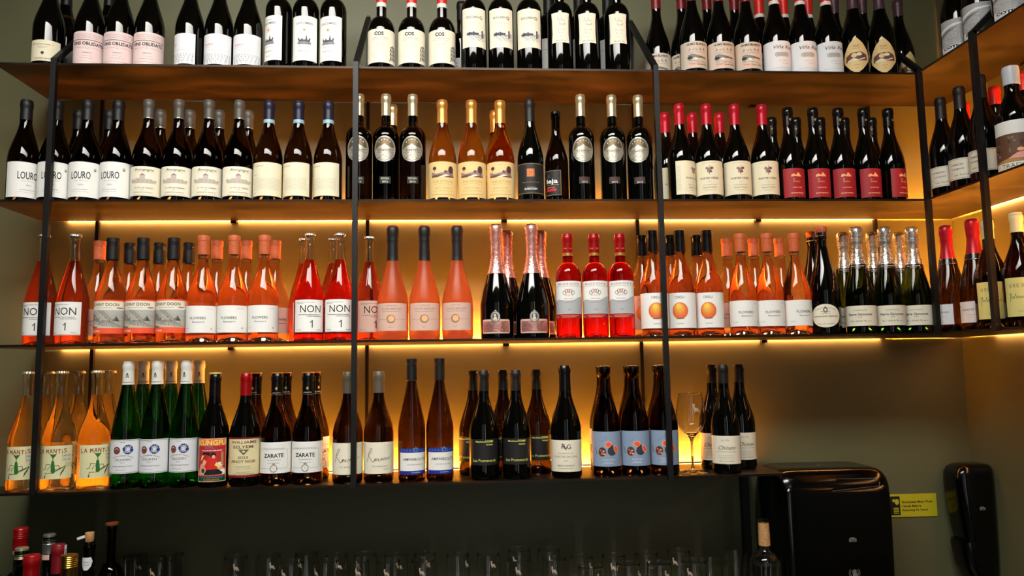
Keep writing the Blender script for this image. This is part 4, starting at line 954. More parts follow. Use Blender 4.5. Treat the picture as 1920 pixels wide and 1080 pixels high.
# ---------------------------------------------------------------- where everything stands (metres; x, y, turn in degrees)
POS = {
 'creamscript': [(-0.8652, 0.052, 11.9)],
 'goldring': [(-0.866, 0.137, 27.0), (-0.7432, 0.137, 24.7)],
 'pink': [(-0.7534, 0.052, 17.1), (-0.6716, 0.052, 15.4), (-0.5898, 0.052, 13.6)],
 'redtext': [(-0.4776, 0.052, -33.6), (-0.3958, 0.052, -2.9), (-0.314, 0.052, -1.8)],
 'chateau': [(-0.2283, 0.05, -35.2), (-0.1515, 0.05, 4.6), (-0.0731, 0.05, -14.1)],
 'tworow': [(0.0646, 0.05, 5.9), (0.1522, 0.05, 3.5), (0.2404, 0.05, 1.2)],
 'peek': [(0.2982, 0.135, -0.3)],
 'tower': [(0.3326, 0.048, 3.3), (0.4125, 0.048, -1.1), (0.4959, 0.048, -5.6)],
 'squareback': [(0.5669, 0.135, -44.1), (0.6611, 0.135, -46.4), (0.7509, 0.135, -48.7)],
 'square': [(0.5876, 0.048, -5.2), (0.6688, 0.048, -9.0), (0.7583, 0.048, -6.7)],
 'moonback': [(0.9029, 0.137, -12.6), (0.9836, 0.137, -23.1), (1.0647, 0.137, -19.2), (1.1525, 0.137, -21.3)],
 'moon': [(0.9872, 0.05, -3.6), (1.0702, 0.05, -5.6), (1.1536, 0.05, -7.6)],
 'vinaback': [(1.2318, 0.137, -23.0), (1.3106, 0.137, -24.7), (1.3894, 0.137, -26.3)],
 'vina': [(1.2422, 0.05, -6.6), (1.323, 0.05, -8.4), (1.4038, 0.05, -10.1)],
 'diamondback': [(1.4754, 0.137, -28.1), (1.5679, 0.137, -29.9), (1.694, 0.15, 8.8)],
 'diamond': [(1.4883, 0.05, -26.4), (1.5721, 0.05, -24.1)],
 'louroback': [(-0.8156, 0.137, 26.2), (-0.7285, 0.137, 24.4)],
 'louro': [(-0.9153, 0.052, 45.4), (-0.8325, 0.052, 15.8), (-0.7497, 0.052, 8.3), (-0.6669, 0.052, -0.8)],
 'sketchback': [(-0.5846, 0.137, 21.2), (-0.5008, 0.137, 19.3), (-0.417, 0.137, 17.4), (-0.3332, 0.137, 15.7)],
 'sketch': [(-0.5841, 0.052, 7.6), (-0.5013, 0.052, 8.7), (-0.4185, 0.052, 12.4), (-0.3351, 0.052, 19.0)],
 'yellow': [(-0.2514, 0.052, 2.5), (-0.1684, 0.052, -14.8), (-0.0849, 0.052, -17.0)],
 'ovalback': [(0.0893, 0.137, 5.0)],
 'oval': [(0.0021, 0.05, 1.7), (0.0785, 0.05, -1.4), (0.1549, 0.05, -1.1)],
 'goldback': [(0.3962, 0.138, -2.8)],
 'gold': [(0.2396, 0.052, 1.2), (0.3237, 0.052, -1.0), (0.4067, 0.052, -3.2)],
 'square_orange': [(0.493, 0.05, -5.5)],
 'half': [(0.5701, 0.0624, -37.6)],
 'ovalred': [(0.6426, 0.0496, -0.8), (0.7351, 0.05, -10.1), (0.8142, 0.05, -20.7)],
 'leafback': [(0.9161, 0.13, 14.2), (1.0008, 0.1304, -17.8), (1.0859, 0.1304, -19.8)],
 'leaf': [(0.9372, 0.052, 41.3), (1.0186, 0.0516, -16.0), (1.1036, 0.0516, -6.4), (1.1873, 0.052, -8.3)],
 'redlabelback': [(1.2541, 0.14, -23.4), (1.3319, 0.14, -25.1), (1.4097, 0.14, -26.7), (1.4875, 0.14, -28.3), (1.5752, 0.14, -30.0)],
 'redlabel': [(1.2666, 0.052, 0.2), (1.3444, 0.052, -4.5), (1.4222, 0.052, -7.4), (1.5, 0.052, -0.8), (1.5778, 0.052, 22.1)],
 'nonback': [(-0.1641, 0.1288, 32.1), (-0.0803, 0.1289, 9.4)],
 'nonpost': [(0.027, 0.1023, 21.1)],
 'non': [(-0.8508, 0.052, -2.2), (-0.7671, 0.0495, -7.2), (-0.1328, 0.051, 11.0), (-0.049, 0.0511, 3.1)],
 'flowerback': [(-0.7368, 0.1266, 24.5), (-0.4103, 0.1281, 17.4), (-0.3286, 0.1297, 15.6), (-0.2468, 0.1297, 43.6)],
 'flower': [(-0.4218, 0.0466, 5.4), (-0.339, 0.0476, 3.5), (-0.2562, 0.0475, 2.7)],
 'vineback': [(-0.6553, 0.1332, 22.6), (-0.5735, 0.1322, 20.9), (-0.4918, 0.1344, 56.3)],
 'vine': [(-0.6675, 0.0519, 9.3), (-0.5857, 0.0513, 7.6), (-0.5039, 0.0519, 5.8)],
 'frost': [(0.0977, 0.0527, -1.9), (0.1864, 0.055, 1.5), (0.2789, 0.055, -8.5)],
 'medalback': [(0.4283, 0.16, -3.6), (0.5294, 0.16, -6.2)],
 'medal': [(0.3903, 0.055, -8.5), (0.4919, 0.055, 0.2)],
 'balloon': [(0.5949, 0.05, -8.2), (0.6714, 0.05, -10.2), (0.7467, 0.05, -12.1)],
 'orangeback': [(0.8308, 0.132, -13.8), (0.917, 0.1323, -15.8), (0.9987, 0.1323, -17.8)],
 'orange': [(0.8423, 0.052, -5.9), (0.9231, 0.0517, -25.2), (1.0039, 0.0517, -24.2)],
 'flowtwoback': [(1.0903, 0.1295, -19.9), (1.1737, 0.1297, -21.8), (1.2545, 0.1297, -23.6)],
 'flowtwo': [(1.1013, 0.0495, -4.6), (1.1821, 0.0493, -8.2), (1.2629, 0.0493, 5.6)],
 'ovalwhiteback': [(1.3617, 0.1409, -25.7)],
 'ovalwhite': [(1.3488, 0.0541, -26.3)],
 'champback': [(1.4596, 0.142, -10.2), (1.5528, 0.142, -29.6), (1.6396, 0.1432, -31.2)],
 'champ': [(1.4552, 0.054, -31.5), (1.5419, 0.0537, -20.0), (1.6287, 0.0571, -36.5)],
 'mantisback': [(-0.8684, 0.14, 27.2), (-0.7846, 0.14, 25.6), (-0.7008, 0.14, 53.9)],
 'mantis': [(-0.8748, 0.055, 1.6), (-0.7884, 0.055, 9.1), (-0.696, 0.055, 36.1)],
 'greenback': [(-0.608, 0.135, 21.8), (-0.5312, 0.135, 20.1), (-0.4544, 0.135, 18.4)],
 'green': [(-0.6146, 0.055, 11.0), (-0.5378, 0.0549, -1.4), (-0.461, 0.0561, -4.4)],
 'poster': [(-0.382, 0.049, 10.5)],
 'cursivered': [(-0.2997, 0.05, 10.8)],
 'crestback': [(-0.2955, 0.135, -18.8), (-0.2121, 0.1351, 12.5), (-0.1293, 0.1351, 47.4)],
 'crest': [(-0.2164, 0.0519, 4.4), (-0.1326, 0.0519, 2.5)],
 'signature': [(-0.0242, 0.052, 2.4), (0.0596, 0.052, 6.0)],
 'bluewave': [(0.1502, 0.05, 9.3), (0.227, 0.05, 8.5)],
 'blackback': [(0.3209, 0.14, -37.8), (0.409, 0.14, -20.6), (0.5069, 0.14, 5.9)],
 'black': [(0.3495, 0.055, -1.7), (0.4399, 0.055, -4.1)],
 'monogram': [(0.5781, 0.05, -10.6)],
 'figback': [(0.7007, 0.14, -47.4), (0.7825, 0.14, -12.5), (0.8696, 0.14, -14.7)],
 'fig': [(0.6918, 0.052, -7.9), (0.7736, 0.052, -11.1), (0.8563, 0.052, -14.9)],
 'scriptback': [(1.0295, 0.14, -30.0), (1.1129, 0.14, -2.9)],
 'script': [(1.0341, 0.052, -19.2)],
 'coteau': [(1.705, -0.105, -45.5), (1.705, -0.197, -44.8), (1.705, -0.312, -38.5)],
 'threeline': [(1.7, -0.014, -44.2), (1.698, -0.102, -47.3), (1.698, -0.188, -56.5)],
 'redcapback': [(1.785, 0.005, -35.5), (1.785, -0.125, -37.3), (1.785, -0.235, -38.9)],
 'photo': [(1.7, -0.3, -38.2), (1.735, -0.395, -40.4)],
 'redfoil': [(1.7063, 0.016, -85.8), (1.718, -0.083, -60.4)],
 'yellowsheet': [(1.695, -0.175, -36.3), (1.7, -0.275, -37.8)],
 'yellowsheetback': [(1.79, -0.19, -38.3)],
}
GL = [(-0.652, 0.171, -24), (-0.559, 0.172, -20), (-0.654, 0.242, 31), (-0.553, 0.242, -41), (-0.357, 0.196, 10), (-0.265, 0.196, 23), (-0.184, 0.112, -31), (-0.09, 0.106, -44), (-0.162, 0.208, -23), (-0.071, 0.175, 16), (-0.003, 0.1, 6), (0.01, 0.172, -35), (0.083, 0.083, -7), (0.098, 0.153, 17), (0.178, 0.082, -8), (0.18, 0.161, 13), (0.273, 0.136, 47), (0.359, 0.131, 18), (0.44, 0.058, -11), (0.451, 0.17, -31), (0.539, 0.051, -15), (0.535, 0.158, 1), (0.615, 0.065, 39), (0.623, -0.041, 28), (0.705, 0.065, -18), (0.727, -0.026, 42), (0.8, 0.077, -3), (0.808, -0.032, 19), (0.898, 0.095, -39), (0.905, -0.022, -40)]
GLN = ['clear stemmed glass in the rear counter row, second from the left', 'clear stemmed glass in the rear counter row, third from the left', 'clear stemmed glass in the rear counter row, first from the left', 'clear stemmed glass in the rear counter row, fourth from the left', 'clear stemmed glass in the rear counter row, fifth from the left', 'clear stemmed glass in the rear counter row, sixth from the left', 'clear stemmed glass in the front counter row, first from the left', 'clear stemmed glass in the front counter row, second from the left', 'clear stemmed glass in the rear counter row, seventh from the left', 'clear stemmed glass in the rear counter row, eighth from the left', 'clear stemmed glass in the front counter row, third from the left', 'clear stemmed glass in the rear counter row, ninth from the left', 'clear stemmed glass in the front counter row, fourth from the left', 'clear stemmed glass in the rear counter row, tenth from the left', 'clear stemmed glass in the front counter row, fifth from the left', 'clear stemmed glass in the rear counter row, eleventh from the left', 'clear stemmed glass in the rear counter row, twelfth from the left', 'clear stemmed glass in the rear counter row, thirteenth from the left', 'clear stemmed glass in the front counter row, sixth from the left', 'clear stemmed glass in the rear counter row, fourteenth from the left', 'clear stemmed glass in the front counter row, seventh from the left', 'clear stemmed glass in the rear counter row, fifteenth from the left', 'clear stemmed glass in the front counter row, eighth from the left', 'clear stemmed glass in the front counter row, ninth from the left', 'clear stemmed glass in the front counter row, tenth from the left', 'clear stemmed glass in the front counter row, eleventh from the left', 'clear stemmed glass in the front counter row, twelfth from the left', 'clear stemmed glass in the front counter row, thirteenth from the left', 'clear stemmed glass in the front counter row, fourteenth from the left', 'clear stemmed glass in the front counter row, fifteenth from the left']
POSG = (0.9388, .062)

# ---------------------------------------------------------------- bottles where they stand
WORDN = ['leftmost', 'second from the left', 'third from the left', 'fourth from the left', 'fifth from the left', 'sixth from the left']
def instance(key, name, cat, loc, yaw, label, group):
    root = empty(name, loc, yaw); tag(root, label, cat, group)
    for nm, me, lb, subs in T[key].parts:
        o = part(nm, me, root, lb)
        for snm, sme, slb in subs: part(snm, sme, o, slb)
    return root

def row(key, shelf, desc, group=None, name='wine_bottle', labels=None):
    P = POS[key]; n = len(P)
    for i, (x, y, yaw) in enumerate(P):
        if labels: lb = labels[i]
        elif n == 1: lb = desc
        elif n == 2: lb = desc+', '+('left one of two', 'right one of two')[i]
        else: lb = desc+', '+WORDN[i]
        instance(key, name, 'bottle', (x, y, ZS[shelf]+.0002), yaw, lb, group or f'{desc[:60]}s' if n > 1 else None)

row('creamscript', 1, 'wide dark bottle with low cream script label at the left shelf end')
row('goldring', 1, 'black bottle with gold neck rings behind the pink labels', 'gold ringed bottles in the top back row')
row('pink', 1, 'dark bottle with pink label under bold black letters', 'pink labelled bottles')
row('redtext', 1, 'dark bottle, white label with red word above vineyard drawing', 'vineyard drawing bottles')
row('chateau', 1, 'straight dark bottle, tall white label with castle and orange sun', 'castle label bottles')
row('tworow', 1, 'round shouldered bottle with red capsule and cream label showing a facade', 'red capsule facade label bottles')
row('peek', 1, 'dark bottle with white label peeking out behind the facade label bottles')
row('tower', 1, 'tall straight bottle, high cream label with a dark tower landscape', 'tower landscape bottles')
row('squareback', 1, 'thick necked dark bottle behind the small cream label trio', 'thick necked back row bottles')
row('square', 1, 'dark straight bottle with small waisted cream label high on it', 'small waisted label bottles')
row('moonback', 1, 'slim dark bottle with dark red wax top behind the moon labels', 'back row wax top bottles')
row('moon', 1, 'dark bottle with beige label of moon phases over landscape', 'moon phase label bottles')
row('vinaback', 1, 'back row dark bottle with red and white capsule', 'red and white capsule back row')
row('vina', 1, 'dark bottle with white label, large script and round medals', 'medal label bottles')
row('diamondback', 1, 'plum capsule bottle behind the tan shield labels', 'plum capsule back row')
row('diamond', 1, 'dark bottle with pointed tan shield label', 'tan shield label bottles')
row('louroback', 2, 'black capsule bottle behind the plain white block letter labels', 'black capsule back row')
row('louro', 2, 'brown bottle, white label with tall thin black letters', 'white block letter label bottles')
row('sketchback', 2, 'grey capsule bottle behind the pale house sketch labels', 'grey capsule back row')
row('sketch', 2, 'brown bottle with grey capsule and cream house sketch label', 'house sketch label bottles')
row('yellow', 2, 'brown bottle with navy capsule, pale blue ring and plain ivory label', 'navy capsule bottles')
row('ovalback', 2, 'brown bottle with pale gold capsule hidden behind the silver oval labels')
row('oval', 2, 'straight brown bottle with silver oval label, beside the navy capsule bottles', 'silver oval label bottles with green date tag')
row('goldback', 2, 'golden bottle half hidden behind the tree landscape labels')
row('gold', 2, 'golden wine bottle with gold capsule and tree landscape label', 'golden tree landscape bottles')
row('square_orange', 2, 'black bottle with black label and small copper square')
row('half', 2, 'short brown half bottle with black label, beside the copper square bottle')
row('ovalred', 2, 'straight black bottle with silver oval label, right of the half bottle', 'silver oval label bottles with dark red date tag')
row('leafback', 2, 'crimson capsule bottle behind the grape leaf labels', 'crimson capsule back row')
row('leaf', 2, 'dark bottle with crimson capsule and ivory grape leaf label', 'grape leaf label bottles')
row('redlabelback', 2, 'black capsule bottle behind the dark red labels', 'black capsule bottles behind the red labels')
row('redlabel', 2, 'black bottle with small dark red label and gold capsule mark', 'dark red label bottles')
row('nonback', 3, 'clear capped red bottle behind the big NON labels'.replace('NON ', 'lettered '), 'crown capped back row')
row('nonpost', 3, 'red bottle with crown cap and pink tinted label beside the second post')
row('non', 3, '', 'red crown capped bottles', labels=['red crown capped bottle cut by the left post, third shelf', 'red crown capped bottle with large lettered label near the left post',
    'red crown capped bottle with large lettered label in mid shelf, left one', 'red crown capped bottle with large lettered label touching the second post'])
row('flowerback', 3, 'rose bottle with cork stopper behind the pale white labels', 'cork stoppered back row')
row('flower', 3, 'rose bottle with cork stopper, white label, in the left bay', 'left bay stoppered rose bottles')
row('vineback', 3, 'black screw cap rose bottle behind the vineyard engravings', 'screw cap back row')
row('vine', 3, 'rose bottle with black screw cap and grey vineyard engraving', 'vineyard engraving bottles')
row('frost', 3, 'frosted coral sparkling bottle with long black foil', 'frosted coral bottles', name='champagne_bottle')
row('medalback', 3, 'pink foil bottle half hidden behind the silver medal bottles', 'pink foil back row', name='champagne_bottle')
row('medal', 3, 'wide black bottle with pink foil and silver medal label', 'silver medal bottles', name='champagne_bottle')
row('balloon', 3, 'bright red straight bottle with red capsule and grey white label', 'bright red bottles')
row('orangeback', 3, 'black screw cap bottle behind the orange fruit labels', 'screw cap bottles behind the orange fruit')
row('orange', 3, 'rose bottle with black screw cap and round orange fruit label', 'orange fruit label bottles')
row('flowtwoback', 3, 'stoppered rose bottle in the right bay back row', 'right bay stoppered back row')
row('flowtwo', 3, 'rose bottle with cork stopper, white label, in the right bay', 'right bay stoppered rose bottles')
row('ovalwhiteback', 3, 'black bottle with wired cork behind the white oval label', name='champagne_bottle')
row('ovalwhite', 3, 'black sparkling bottle with wired cork and white oval label', name='champagne_bottle')
row('champback', 3, 'silver foil green bottle in the back row near the corner', 'silver foil back row', name='champagne_bottle')
row('champ', 3, 'green sparkling bottle with silver foil and black collar in front', 'silver foil front row', name='champagne_bottle')
row('mantisback', 4, 'orange wine bottle with gold crown cap behind the green insect labels', 'crown capped orange back row')
row('mantis', 4, 'orange wine bottle with green mantis drawing on cream label', 'mantis drawing bottles')
row('greenback', 4, 'green flute bottle with white capsule in the back row', 'green flute back row')
row('green', 4, 'green flute bottle with white capsule and red and blue crests', 'green flute front row')
row('poster', 4, 'dark bottle with bright red and yellow comic poster label')
row('cursivered', 4, 'dark bottle with red capsule and tan label with brown capitals')
row('crestback', 4, 'black capsule bottle behind the white labels with a round crest', 'black capsule crest back row')
row('crest', 4, 'brown bottle with white label, bold black capitals and round crest', 'round crest label bottles')
row('signature', 4, 'dark bottle with taupe capsule and signature label by the second post', 'signature label bottles')
row('bluewave', 4, 'tall slim brown bottle with royal blue banded white label', 'blue banded label bottles')
row('blackback', 4, 'brown bottle with black label in the back, lime print', 'black label back row')
row('black', 4, 'dark bottle with black label and lime handwriting in front', 'black label front row')
row('monogram', 4, 'dark bottle with cream label under an interlaced monogram')
row('figback', 4, 'brown bottle half hidden behind the blue fig labels', 'fig label back row')
row('fig', 4, 'brown bottle with blue label of dark figs and orange halves', 'fig label bottles')
row('scriptback', 4, 'black bottle with cream script label behind the end bottle', 'script label back row')
row('script', 4, 'black bottle with cream script label in front at the shelf end')
row('coteau', 1, 'dark bottle with grey scratchy label on the top corner shelf', 'grey scratchy label bottles')
row('threeline', 2, 'black bottle with three line cream label on the side wall shelf', 'three line label bottles')
row('redcapback', 2, 'red capsule bottle behind the three line labels', 'red capsule bottles on the corner shelf')
row('photo', 2, 'big bottle with white wax cap and brown photo label', 'white wax bottles')
row('redfoil', 3, 'brown sparkling bottle with crimson foil near the room corner', 'crimson foil bottles', name='champagne_bottle')
row('yellowsheet', 3, 'dark bottle with lemon yellow handwritten label by the last post', 'lemon label bottles')
row('yellowsheetback', 3, 'amber bottle with cream capsule by the side wall, behind lemon labels')

# ---------------------------------------------------------------- stemware
def cat_shape(f, s, z, k, m):
    f.poly([(s+x*k, z+y*k) for x, y in [(-5, 18), (-4.2, 13), (-4.6, 8), (-2.5, 4), (-2, -3), (-.6, -3), (-.2, 1), (5, .5), (6, -4), (7.4, -4), (7.8, 1), (11, -4.5), (12.4, -4), (9.5, 3), (7, 7.5), (0, 9), (-1, 12), (0, 15.5), (-.5, 18), (-2, 16.5), (-3.6, 16.5)]], m)
def glass_profile(H, rb, rr, stem, foot, hb):
    """foot, stem and a thin walled bowl, as one closed profile"""
    zb = H-hb; n = 12
    out = [(0, 0), (foot*.96, 0), (foot, .0012), (foot*.92, .0028), (foot*.5, .006), (.008, .010), (stem, .018), (stem, zb-.014), (stem*1.5, zb-.003)]
    bowl = []
    for k in range(n+1):
        t = k/n
        r = rb*math.sin(min(1, t/.42)*math.pi/2)**.8 if t < .42 else rb+(rr-rb)*((t-.42)/.58)**1.6
        bowl.append((max(r, .004), zb+hb*t))
    wall = .0011
    rt = bowl[-1][0]
    return out+bowl[1:-1]+[(rt, H-.002), (rt+.0006, H-.0013), (rt+.0007, H-.0006), (rt+.0002, H), (rt-wall, H+.0002), (rt-wall-.0005, H-.0008)]+[(max(r-wall, .001), z) for r, z in reversed(bowl[1:-1])]+[(0, zb+.004)]
mat('frosted_mark', (170, 152, 134), .6)
g = empty('wine_glass', (POSG[0], POSG[1], ZS[4]+.0002), -6); tag(g, 'empty stemmed wine glass with frosted animal mark beside the fig labels', 'glass')
part('bowl_and_stem', lathe('bowl_and_stem', glass_profile(.222, .0425, .0325, .0036, .0445, .125), 'clear_glass', 40), g)
f = Flat(); cat_shape(f, 5, 172, 1.25, 'frosted_mark')
part('etched_mark', f.build('etched_mark', 40.3, .4), g)

bowl = lathe('bowl_and_stem', glass_profile(.2145, .0345, .0312, .0036, .034, .115), 'clear_glass', 32)
f = Flat(); cat_shape(f, 0, 184, .95, 'frosted_mark'); mark = f.build('etched_mark', 33.3, .6)
for i, (x, y, yaw) in enumerate(GL):
    front = y < .12
    o = empty('stemmed_glass', (x, y, CT+.0003), yaw)
    tag(o, 'row glass', 'glass', 'stemmed glasses on the back counter')
    part('bowl_and_stem', bowl, o); part('etched_mark', mark, o)
    o['label'] = GLN[i]

# tumblers nested in two stacks, and a ribbed carafe
tum = lathe('tumbler_glass', [(0, 0), (.024, 0), (.0255, .002), (.030, .060), (.0335, .085), (.0323, .085), (.0287, .060), (.024, .010), (0, .008)], 'clear_glass', 32)
for (x, y, n, top, nm) in ((.965, .02, 5, -.612, 'left stack'), (1.050, .055, 5, -.604, 'right stack')):
    for k in range(n):
        o = part('tumbler', tum, None, loc=(x, y, CT+.0003+k*((top-.0003-CT-.085)/(n-1))))
        tag(o, f'clear tumbler, {["bottom", "second", "third", "fourth", "top"][k]} of the {nm} beside the ribbed carafe', 'glass', 'nested tumblers beside the carafe')
c = empty('ribbed_carafe', (1.099, -.03, CT+.0003)); tag(c, 'ribbed clear glass carafe with cork wrapped neck beside the towel dispenser', 'carafe')
H = .3165
outer = [(.030, 0), (.0375, .003), (.0395, .012), (.0395, .200), (.038, .213), (.031, .224), (.019, .232), (.0125, .240), (.0118, .262), (.0125, H-.008), (.0165, H-.003), (.0168, H)]
inner = [(r-.0022, z) for r, z in reversed(outer[3:])]
part('glass_body', lathe('glass_body', [(0, .001)]+outer+inner+[(.036, .014), (0, .014)], 'clear_glass', 56, ripple=.018), c)
part('neck_wrap', lathe('neck_wrap', [(.0125, .249), (.0152, .2495), (.0150, .280), (.0142, H-.0085), (.0125, H-.008)], 'cork_material', 28), c)

# ---------------------------------------------------------------- bar bottles on the counter
def bar_bottle(name, x, y, top, R, label, glass, build, kind='burg', zs=.5, zn=.78, rn=.0135, group='bar bottles at the counter end'):
    H = top-CT-.0003
    t = new(kind, H, R, H*zs, H*zn, rn, glass); build(t, H)
    o = empty(name, (x, y, CT+.0003)); tag(o, label, 'bottle', group)
    for nm, me, lb, subs in t.parts:
        p_ = part(nm, me, o, lb)
        for snm, sme, slb in subs: part(snm, sme, p_, slb)
def ribcap(t, H, zc, m, r, ribs=5, nm='screw_cap'):
    p = [(r-.001, zc), (r, zc+.0006), (r, H-.0245)]
    for k in range(ribs): p += [(r+.0006, H-.023+k*.0042), (r-.0009, H-.0212+k*.0042), (r-.0009, H-.0206+k*.0042), (r+.0004, H-.0196+k*.0042)]
    p += [(r-.0005, H-.0008), (r-.0022, H+.0006), (0, H+.0008)]
    t.add(nm, lathe(nm, p, m, 32))
def b(t, H):
    ribcap(t, H, H-.052, 'deep_red_foil', .0165); gg = Flat(); gg.rect(-30, H*1000-60, 30, H*1000-53, 'paper_rose_or_backlit'); gg.words(-26, 26, H*1000-58, 3, 'ink_darkred', 3, d=.2); t.add('seal_band', gg.build('seal_band', 15.6, .4))
bar_bottle('spirit_bottle', -.802, -.08, -.454, .034, 'bottle with ribbed dark red cap and printed band at the far end', 'black_glass', b, 'bord', .6, .72)
def b(t, H): foil(t, H-.060, 'deep_red_foil')
bar_bottle('spirit_bottle', -.868, -.085, -.459, .030, 'dark bottle with reddish cap cut by the frame edge', 'black_glass', b, 'bord', .6, .72)
def b(t, H): ribcap(t, H, H-.046, 'grey_metal', .0145, 3); gg = Flat(); gg.rect(-16, H*1000-59, 8, H*1000-47, 'paper_rose_or_backlit'); t.add('tax_strip', gg.build('tax_strip', 14.2, .4))
bar_bottle('spirit_bottle', -.726, -.095, -.468, .034, 'dark bottle with grey screw cap and pale pink strip', 'black_glass', b, 'burg', .5, .75)
def b(t, H): ribcap(t, H, H-.020, 'champagne_gold_foil', .0145, 2)
bar_bottle('spirit_bottle', -.724, -.217, -.473, .034, 'green glass bottle with thin pale gold cap', 'deep_green_glass', b, 'bord', .6, .72)
def b(t, H): foil(t, H-.075, 'red_foil' if False else 'deep_red_foil', g=.0028)
bar_bottle('spirit_bottle', -.644, -.325, -.467, .034, 'bright red capped bottle standing nearest in front of the bar bottles', 'black_glass', b, 'bord', .58, .70)
def b(t, H): foil(t, H-.065, 'dark_red_wax', g=.0015); gg = Flat(); gg.rect(18, H*1000-46, 26, H*1000-1, 'paper_white'); gg.words(19, 25, H*1000-40, 30, 'ink_grey', 3, d=.2, lo=1, hi=2); t.add('tax_strip', gg.build('tax_strip', 15.2, 2.2))
bar_bottle('spirit_bottle', -.668, -.165, -.479, .0315, 'bottle with dark red wax neck and white paper tax strip', 'black_glass', b, 'bord', .58, .70)
def b(t, H): ribcap(t, H, H-.062, 'gold_metal', .0166, 6)
bar_bottle('spirit_bottle', -.563, -.33, -.469, .034, 'bottle with ribbed shiny gold screw cap', 'brown_glass', b, 'bord', .55, .70)
def b(t, H):
    t.add('cork', lathe('cork', [(.0085, H-.001), (.0098, H+.001), (.0104, H+.020), (.0098, H+.0215), (0, H+.022)], 'cork_material', 24))
    t.add('pour_spout', bar_mesh('pour_spout', (-.009, -.003, H+.013), (-.026, -.006, H+.008), .0062, 'white_foil', Vector((0, 1, 0))))
    z = H*1000; gg = Flat(); gg.poly([(-11, z-36), (11, z-36), (15, z-46), (11, z-58), (4, z-66), (-5, z-66), (-11, z-56), (-15, z-46)], 'paper_cool'); gg.words(-8, 8, z-48, 1.6, 'ink_grey', 3, d=.2); gg.words(-7, 7, z-54, 1.6, 'ink_grey', 4, d=.2); t.add('neck_label', gg.build('neck_label', 13.9, .5))
bar_bottle('spirit_bottle', -.632, -.092, -.489, .0325, 'black bottle with tan cork, side spout and white neck tag', 'black_glass', b, 'bord', .6, .72)
def b(t, H): t.add('wooden_stopper', lathe('wooden_stopper', [(.0095, H-.0405), (.0105, H-.040), (.0095, H-.022), (.0105, H-.008), (.0155, H-.006), (.0160, H-.001), (.0145, H), (0, H+.0004)], 'brown_wood', 24))
bar_bottle('spirit_bottle', -.612, -.016, -.459, .033, 'dark bottle with brown flared wooden stopper', 'dark_brown_glass', b, 'bord', .6, .72, rn=.011)

# ---------------------------------------------------------------- dispensers and sign
def rounded_loft(name, sections, m, seg=40, power=4.0):
    """stack of superellipse sections (cx, cy, half x, half y, z)"""
    v, f = [], []
    for cx, cy, hx, hy, z in sections:
        for k in range(seg):
            a = 2*math.pi*k/seg; c, s = math.cos(a), math.sin(a)
            v.append((cx+hx*math.copysign(abs(c)**(2/power), c), cy+hy*math.copysign(abs(s)**(2/power), s), z))
    n = len(sections)
    for i in range(n-1):
        for k in range(seg): f.append((i*seg+k, i*seg+(k+1) % seg, (i+1)*seg+(k+1) % seg, (i+1)*seg+k))
    f.append(tuple(range(seg-1, -1, -1))); f.append(tuple((n-1)*seg+k for k in range(seg)))
    return mesh_from(name, v, f, m, sharp=50)

d = empty('paper_towel_dispenser', (1.363, DW, -.78)); tag(d, 'large black glossy paper towel dispenser on the back wall beside the yellow sign', 'dispenser')
sec = [(0, -.103, .160, .098, 0), (0, -.103, .165, .100, .01), (0, -.105, .168, .102, .12), (0, -.108, .170, .106, .30), (0, -.107, .169, .105, .345), (0, -.104, .166, .101, .366), (0, -.100, .160, .094, .380), (0, -.097, .150, .086, .389), (0, -.095, .136, .078, .393)]
part('housing', rounded_loft('housing', sec, 'black_plastic', 56, 7.0), d)
def cover_line(pts, wd): 
    bm = bmesh.new(); me_all = []
    for a_, b_ in zip(pts, pts[1:]): me_all.append((a_, b_))
    v, f = [], []
    for a_, b_ in me_all:
        m_ = bar_mesh('seg', a_, b_, wd, 'grey_plastic', Vector((0, 0, 1))); o_ = len(v); v += [tuple(q.co) for q in m_.vertices]; f += [tuple(i+o_ for i in p.vertices) for p in m_.polygons]; bpy.data.meshes.remove(m_)
    bm.free(); return mesh_from('cover_seam', v, f, 'grey_plastic', smooth=False)
part('front_cover', rounded_loft('front_cover', [(0, -.190, .150, .0245, .02), (0, -.190, .155, .0275, .06), (0, -.190, .157, .030, .26), (0, -.190, .156, .0285, .325), (0, -.188, .150, .024, .345), (0, -.186, .140, .017, .354)], 'black_plastic', 56, 7.0), d)
part('cover_seam', cover_line([(-.135, -.200, .3675), (.110, -.206, .3665), (.130, -.203, .358), (.122, -.216, .3465), (-.02, -.2195, .336)], .0016), d)
part('lock_button', lathe('lock_button', [(0, 0), (.005, 0), (.005, .0015), (0, .002)], 'grey_metal', 16), d, loc=(.0, -.10, .3925))
f = Flat(); f.poly([(-11, -5), (11, -5), (11, 4), (7, 4), (6, 7), (-7, 7), (-8, 4), (-11, 4)], 'ink_grey'); f.text('TORK', 0, -3.2, 5, 'ink_black', 17, .03, d=.3)
part('logo', f.flat_mesh('logo'), d, loc=(.030, -.2212, .199))
f = Flat()
for rr in (12, 16): 
    for sgn in (-1, 1):
        for k in range(6):
            a0, a1 = [math.radians((-40+80*(k+q)/6)) for q in (0, 1)]
            f.line([(sgn*rr*math.cos(a0), rr*math.sin(a0)), (sgn*rr*math.cos(a1), rr*math.sin(a1))], 1.6, 'ink_grey')
f.poly([(-5, -10), (5, -10), (6, 0), (-6, 0)], 'ink_grey')
for k in range(4): f.rect(-6+k*3.1, 0, -3.5+k*3.1, (7, 10, 10.5, 8)[k], 'ink_grey', .05)
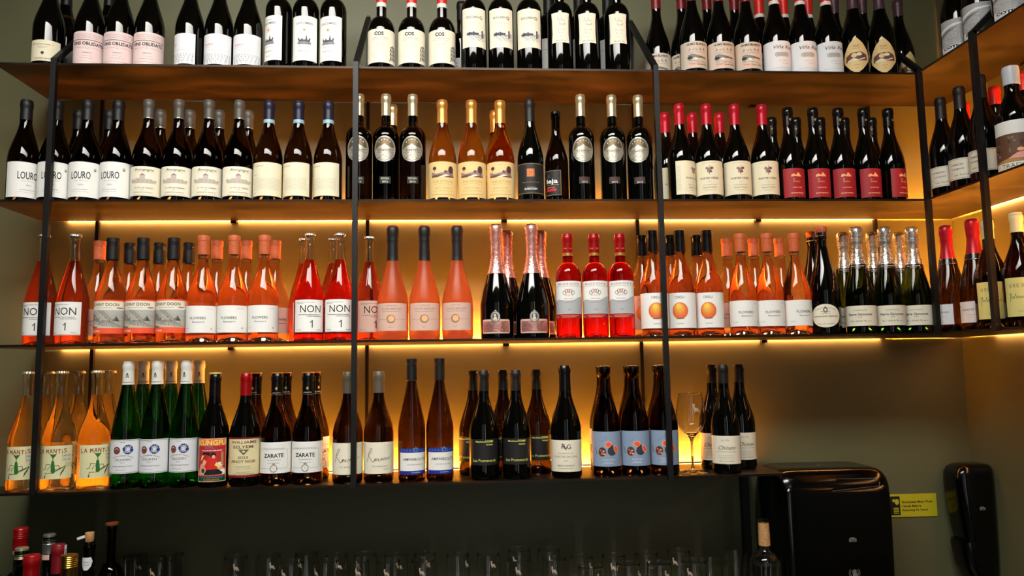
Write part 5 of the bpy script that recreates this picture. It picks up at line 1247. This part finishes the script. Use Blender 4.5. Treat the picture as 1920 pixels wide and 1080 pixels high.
f.line([(5, -8), (10, -1)], 2.6, 'ink_grey', .06)
part('hand_symbol', f.flat_mesh('hand_symbol'), d, loc=(.030, -.2204, .108))

s = empty('soap_dispenser', (XW, .215, -.76)); tag(s, 'narrow black soap dispenser on the side wall near the corner', 'dispenser')
sec = [(-.030, 0, .022, .030, 0), (-.036, 0, .034, .038, .02), (-.046, 0, .045, .046, .08), (-.054, 0, .053, .051, .15), (-.060, 0, .0595, .054, .24), (-.062, 0, .0615, .054, .31), (-.061, 0, .0605, .052, .338), (-.057, 0, .056, .047, .354), (-.052, 0, .046, .038, .362), (-.048, 0, .030, .024, .365)]
part('housing', rounded_loft('housing', sec, 'black_plastic', 48, 3.6), s)
part('push_bar', rounded_loft('push_bar', [(-.050, -.001, .042, .044, .03), (-.060, -.001, .048, .047, .06), (-.064, -.001, .053, .048, .12), (-.064, -.001, .052, .047, .135)], 'black_plastic', 40, 3.6), s)
f = Flat(); f.poly([(-9, -4), (9, -4), (9, 4), (5, 4), (4, 6), (-6, 6), (-7, 4), (-9, 4)], 'ink_grey'); f.text('TORK', 0, -2.6, 4.4, 'ink_black', 14, .03, d=.3)
o = part('logo', f.flat_mesh('logo'), s, loc=(-.060, -.0555, .236))

sg = empty('hand_washing_sign', (1.706, DW, -.531)); tag(sg, 'small yellow hand washing notice on the wall behind the towel dispenser', 'sign')
part('sign_board', box_mesh('sign_board', -.081, .081, -.003, 0, -.035, .035, 'sign_yellow'), sg)
f = Flat(); f.rect(-76, -29, -40, 29, 'ink_black', 0); f.ell(-50, 12, 7, 9, 'sign_yellow', .1, 14); f.ell(-60, 16, 5, 5, 'sign_yellow', .1, 12)
for k in range(4): f.rect(-62, -24+k*5, -45, -21.4+k*5, 'sign_yellow', .1)
for i, tx in enumerate(('Employees Must Wash', 'Hands Before', 'Returning To Work')): f.text(tx, -33, 8-i*12.5, 6.8, 'ink_black', (100, 62, 84)[i], .02, align='l', d=.1)
part('lettering', f.flat_mesh('lettering'), sg, loc=(0, -.0034, 0))
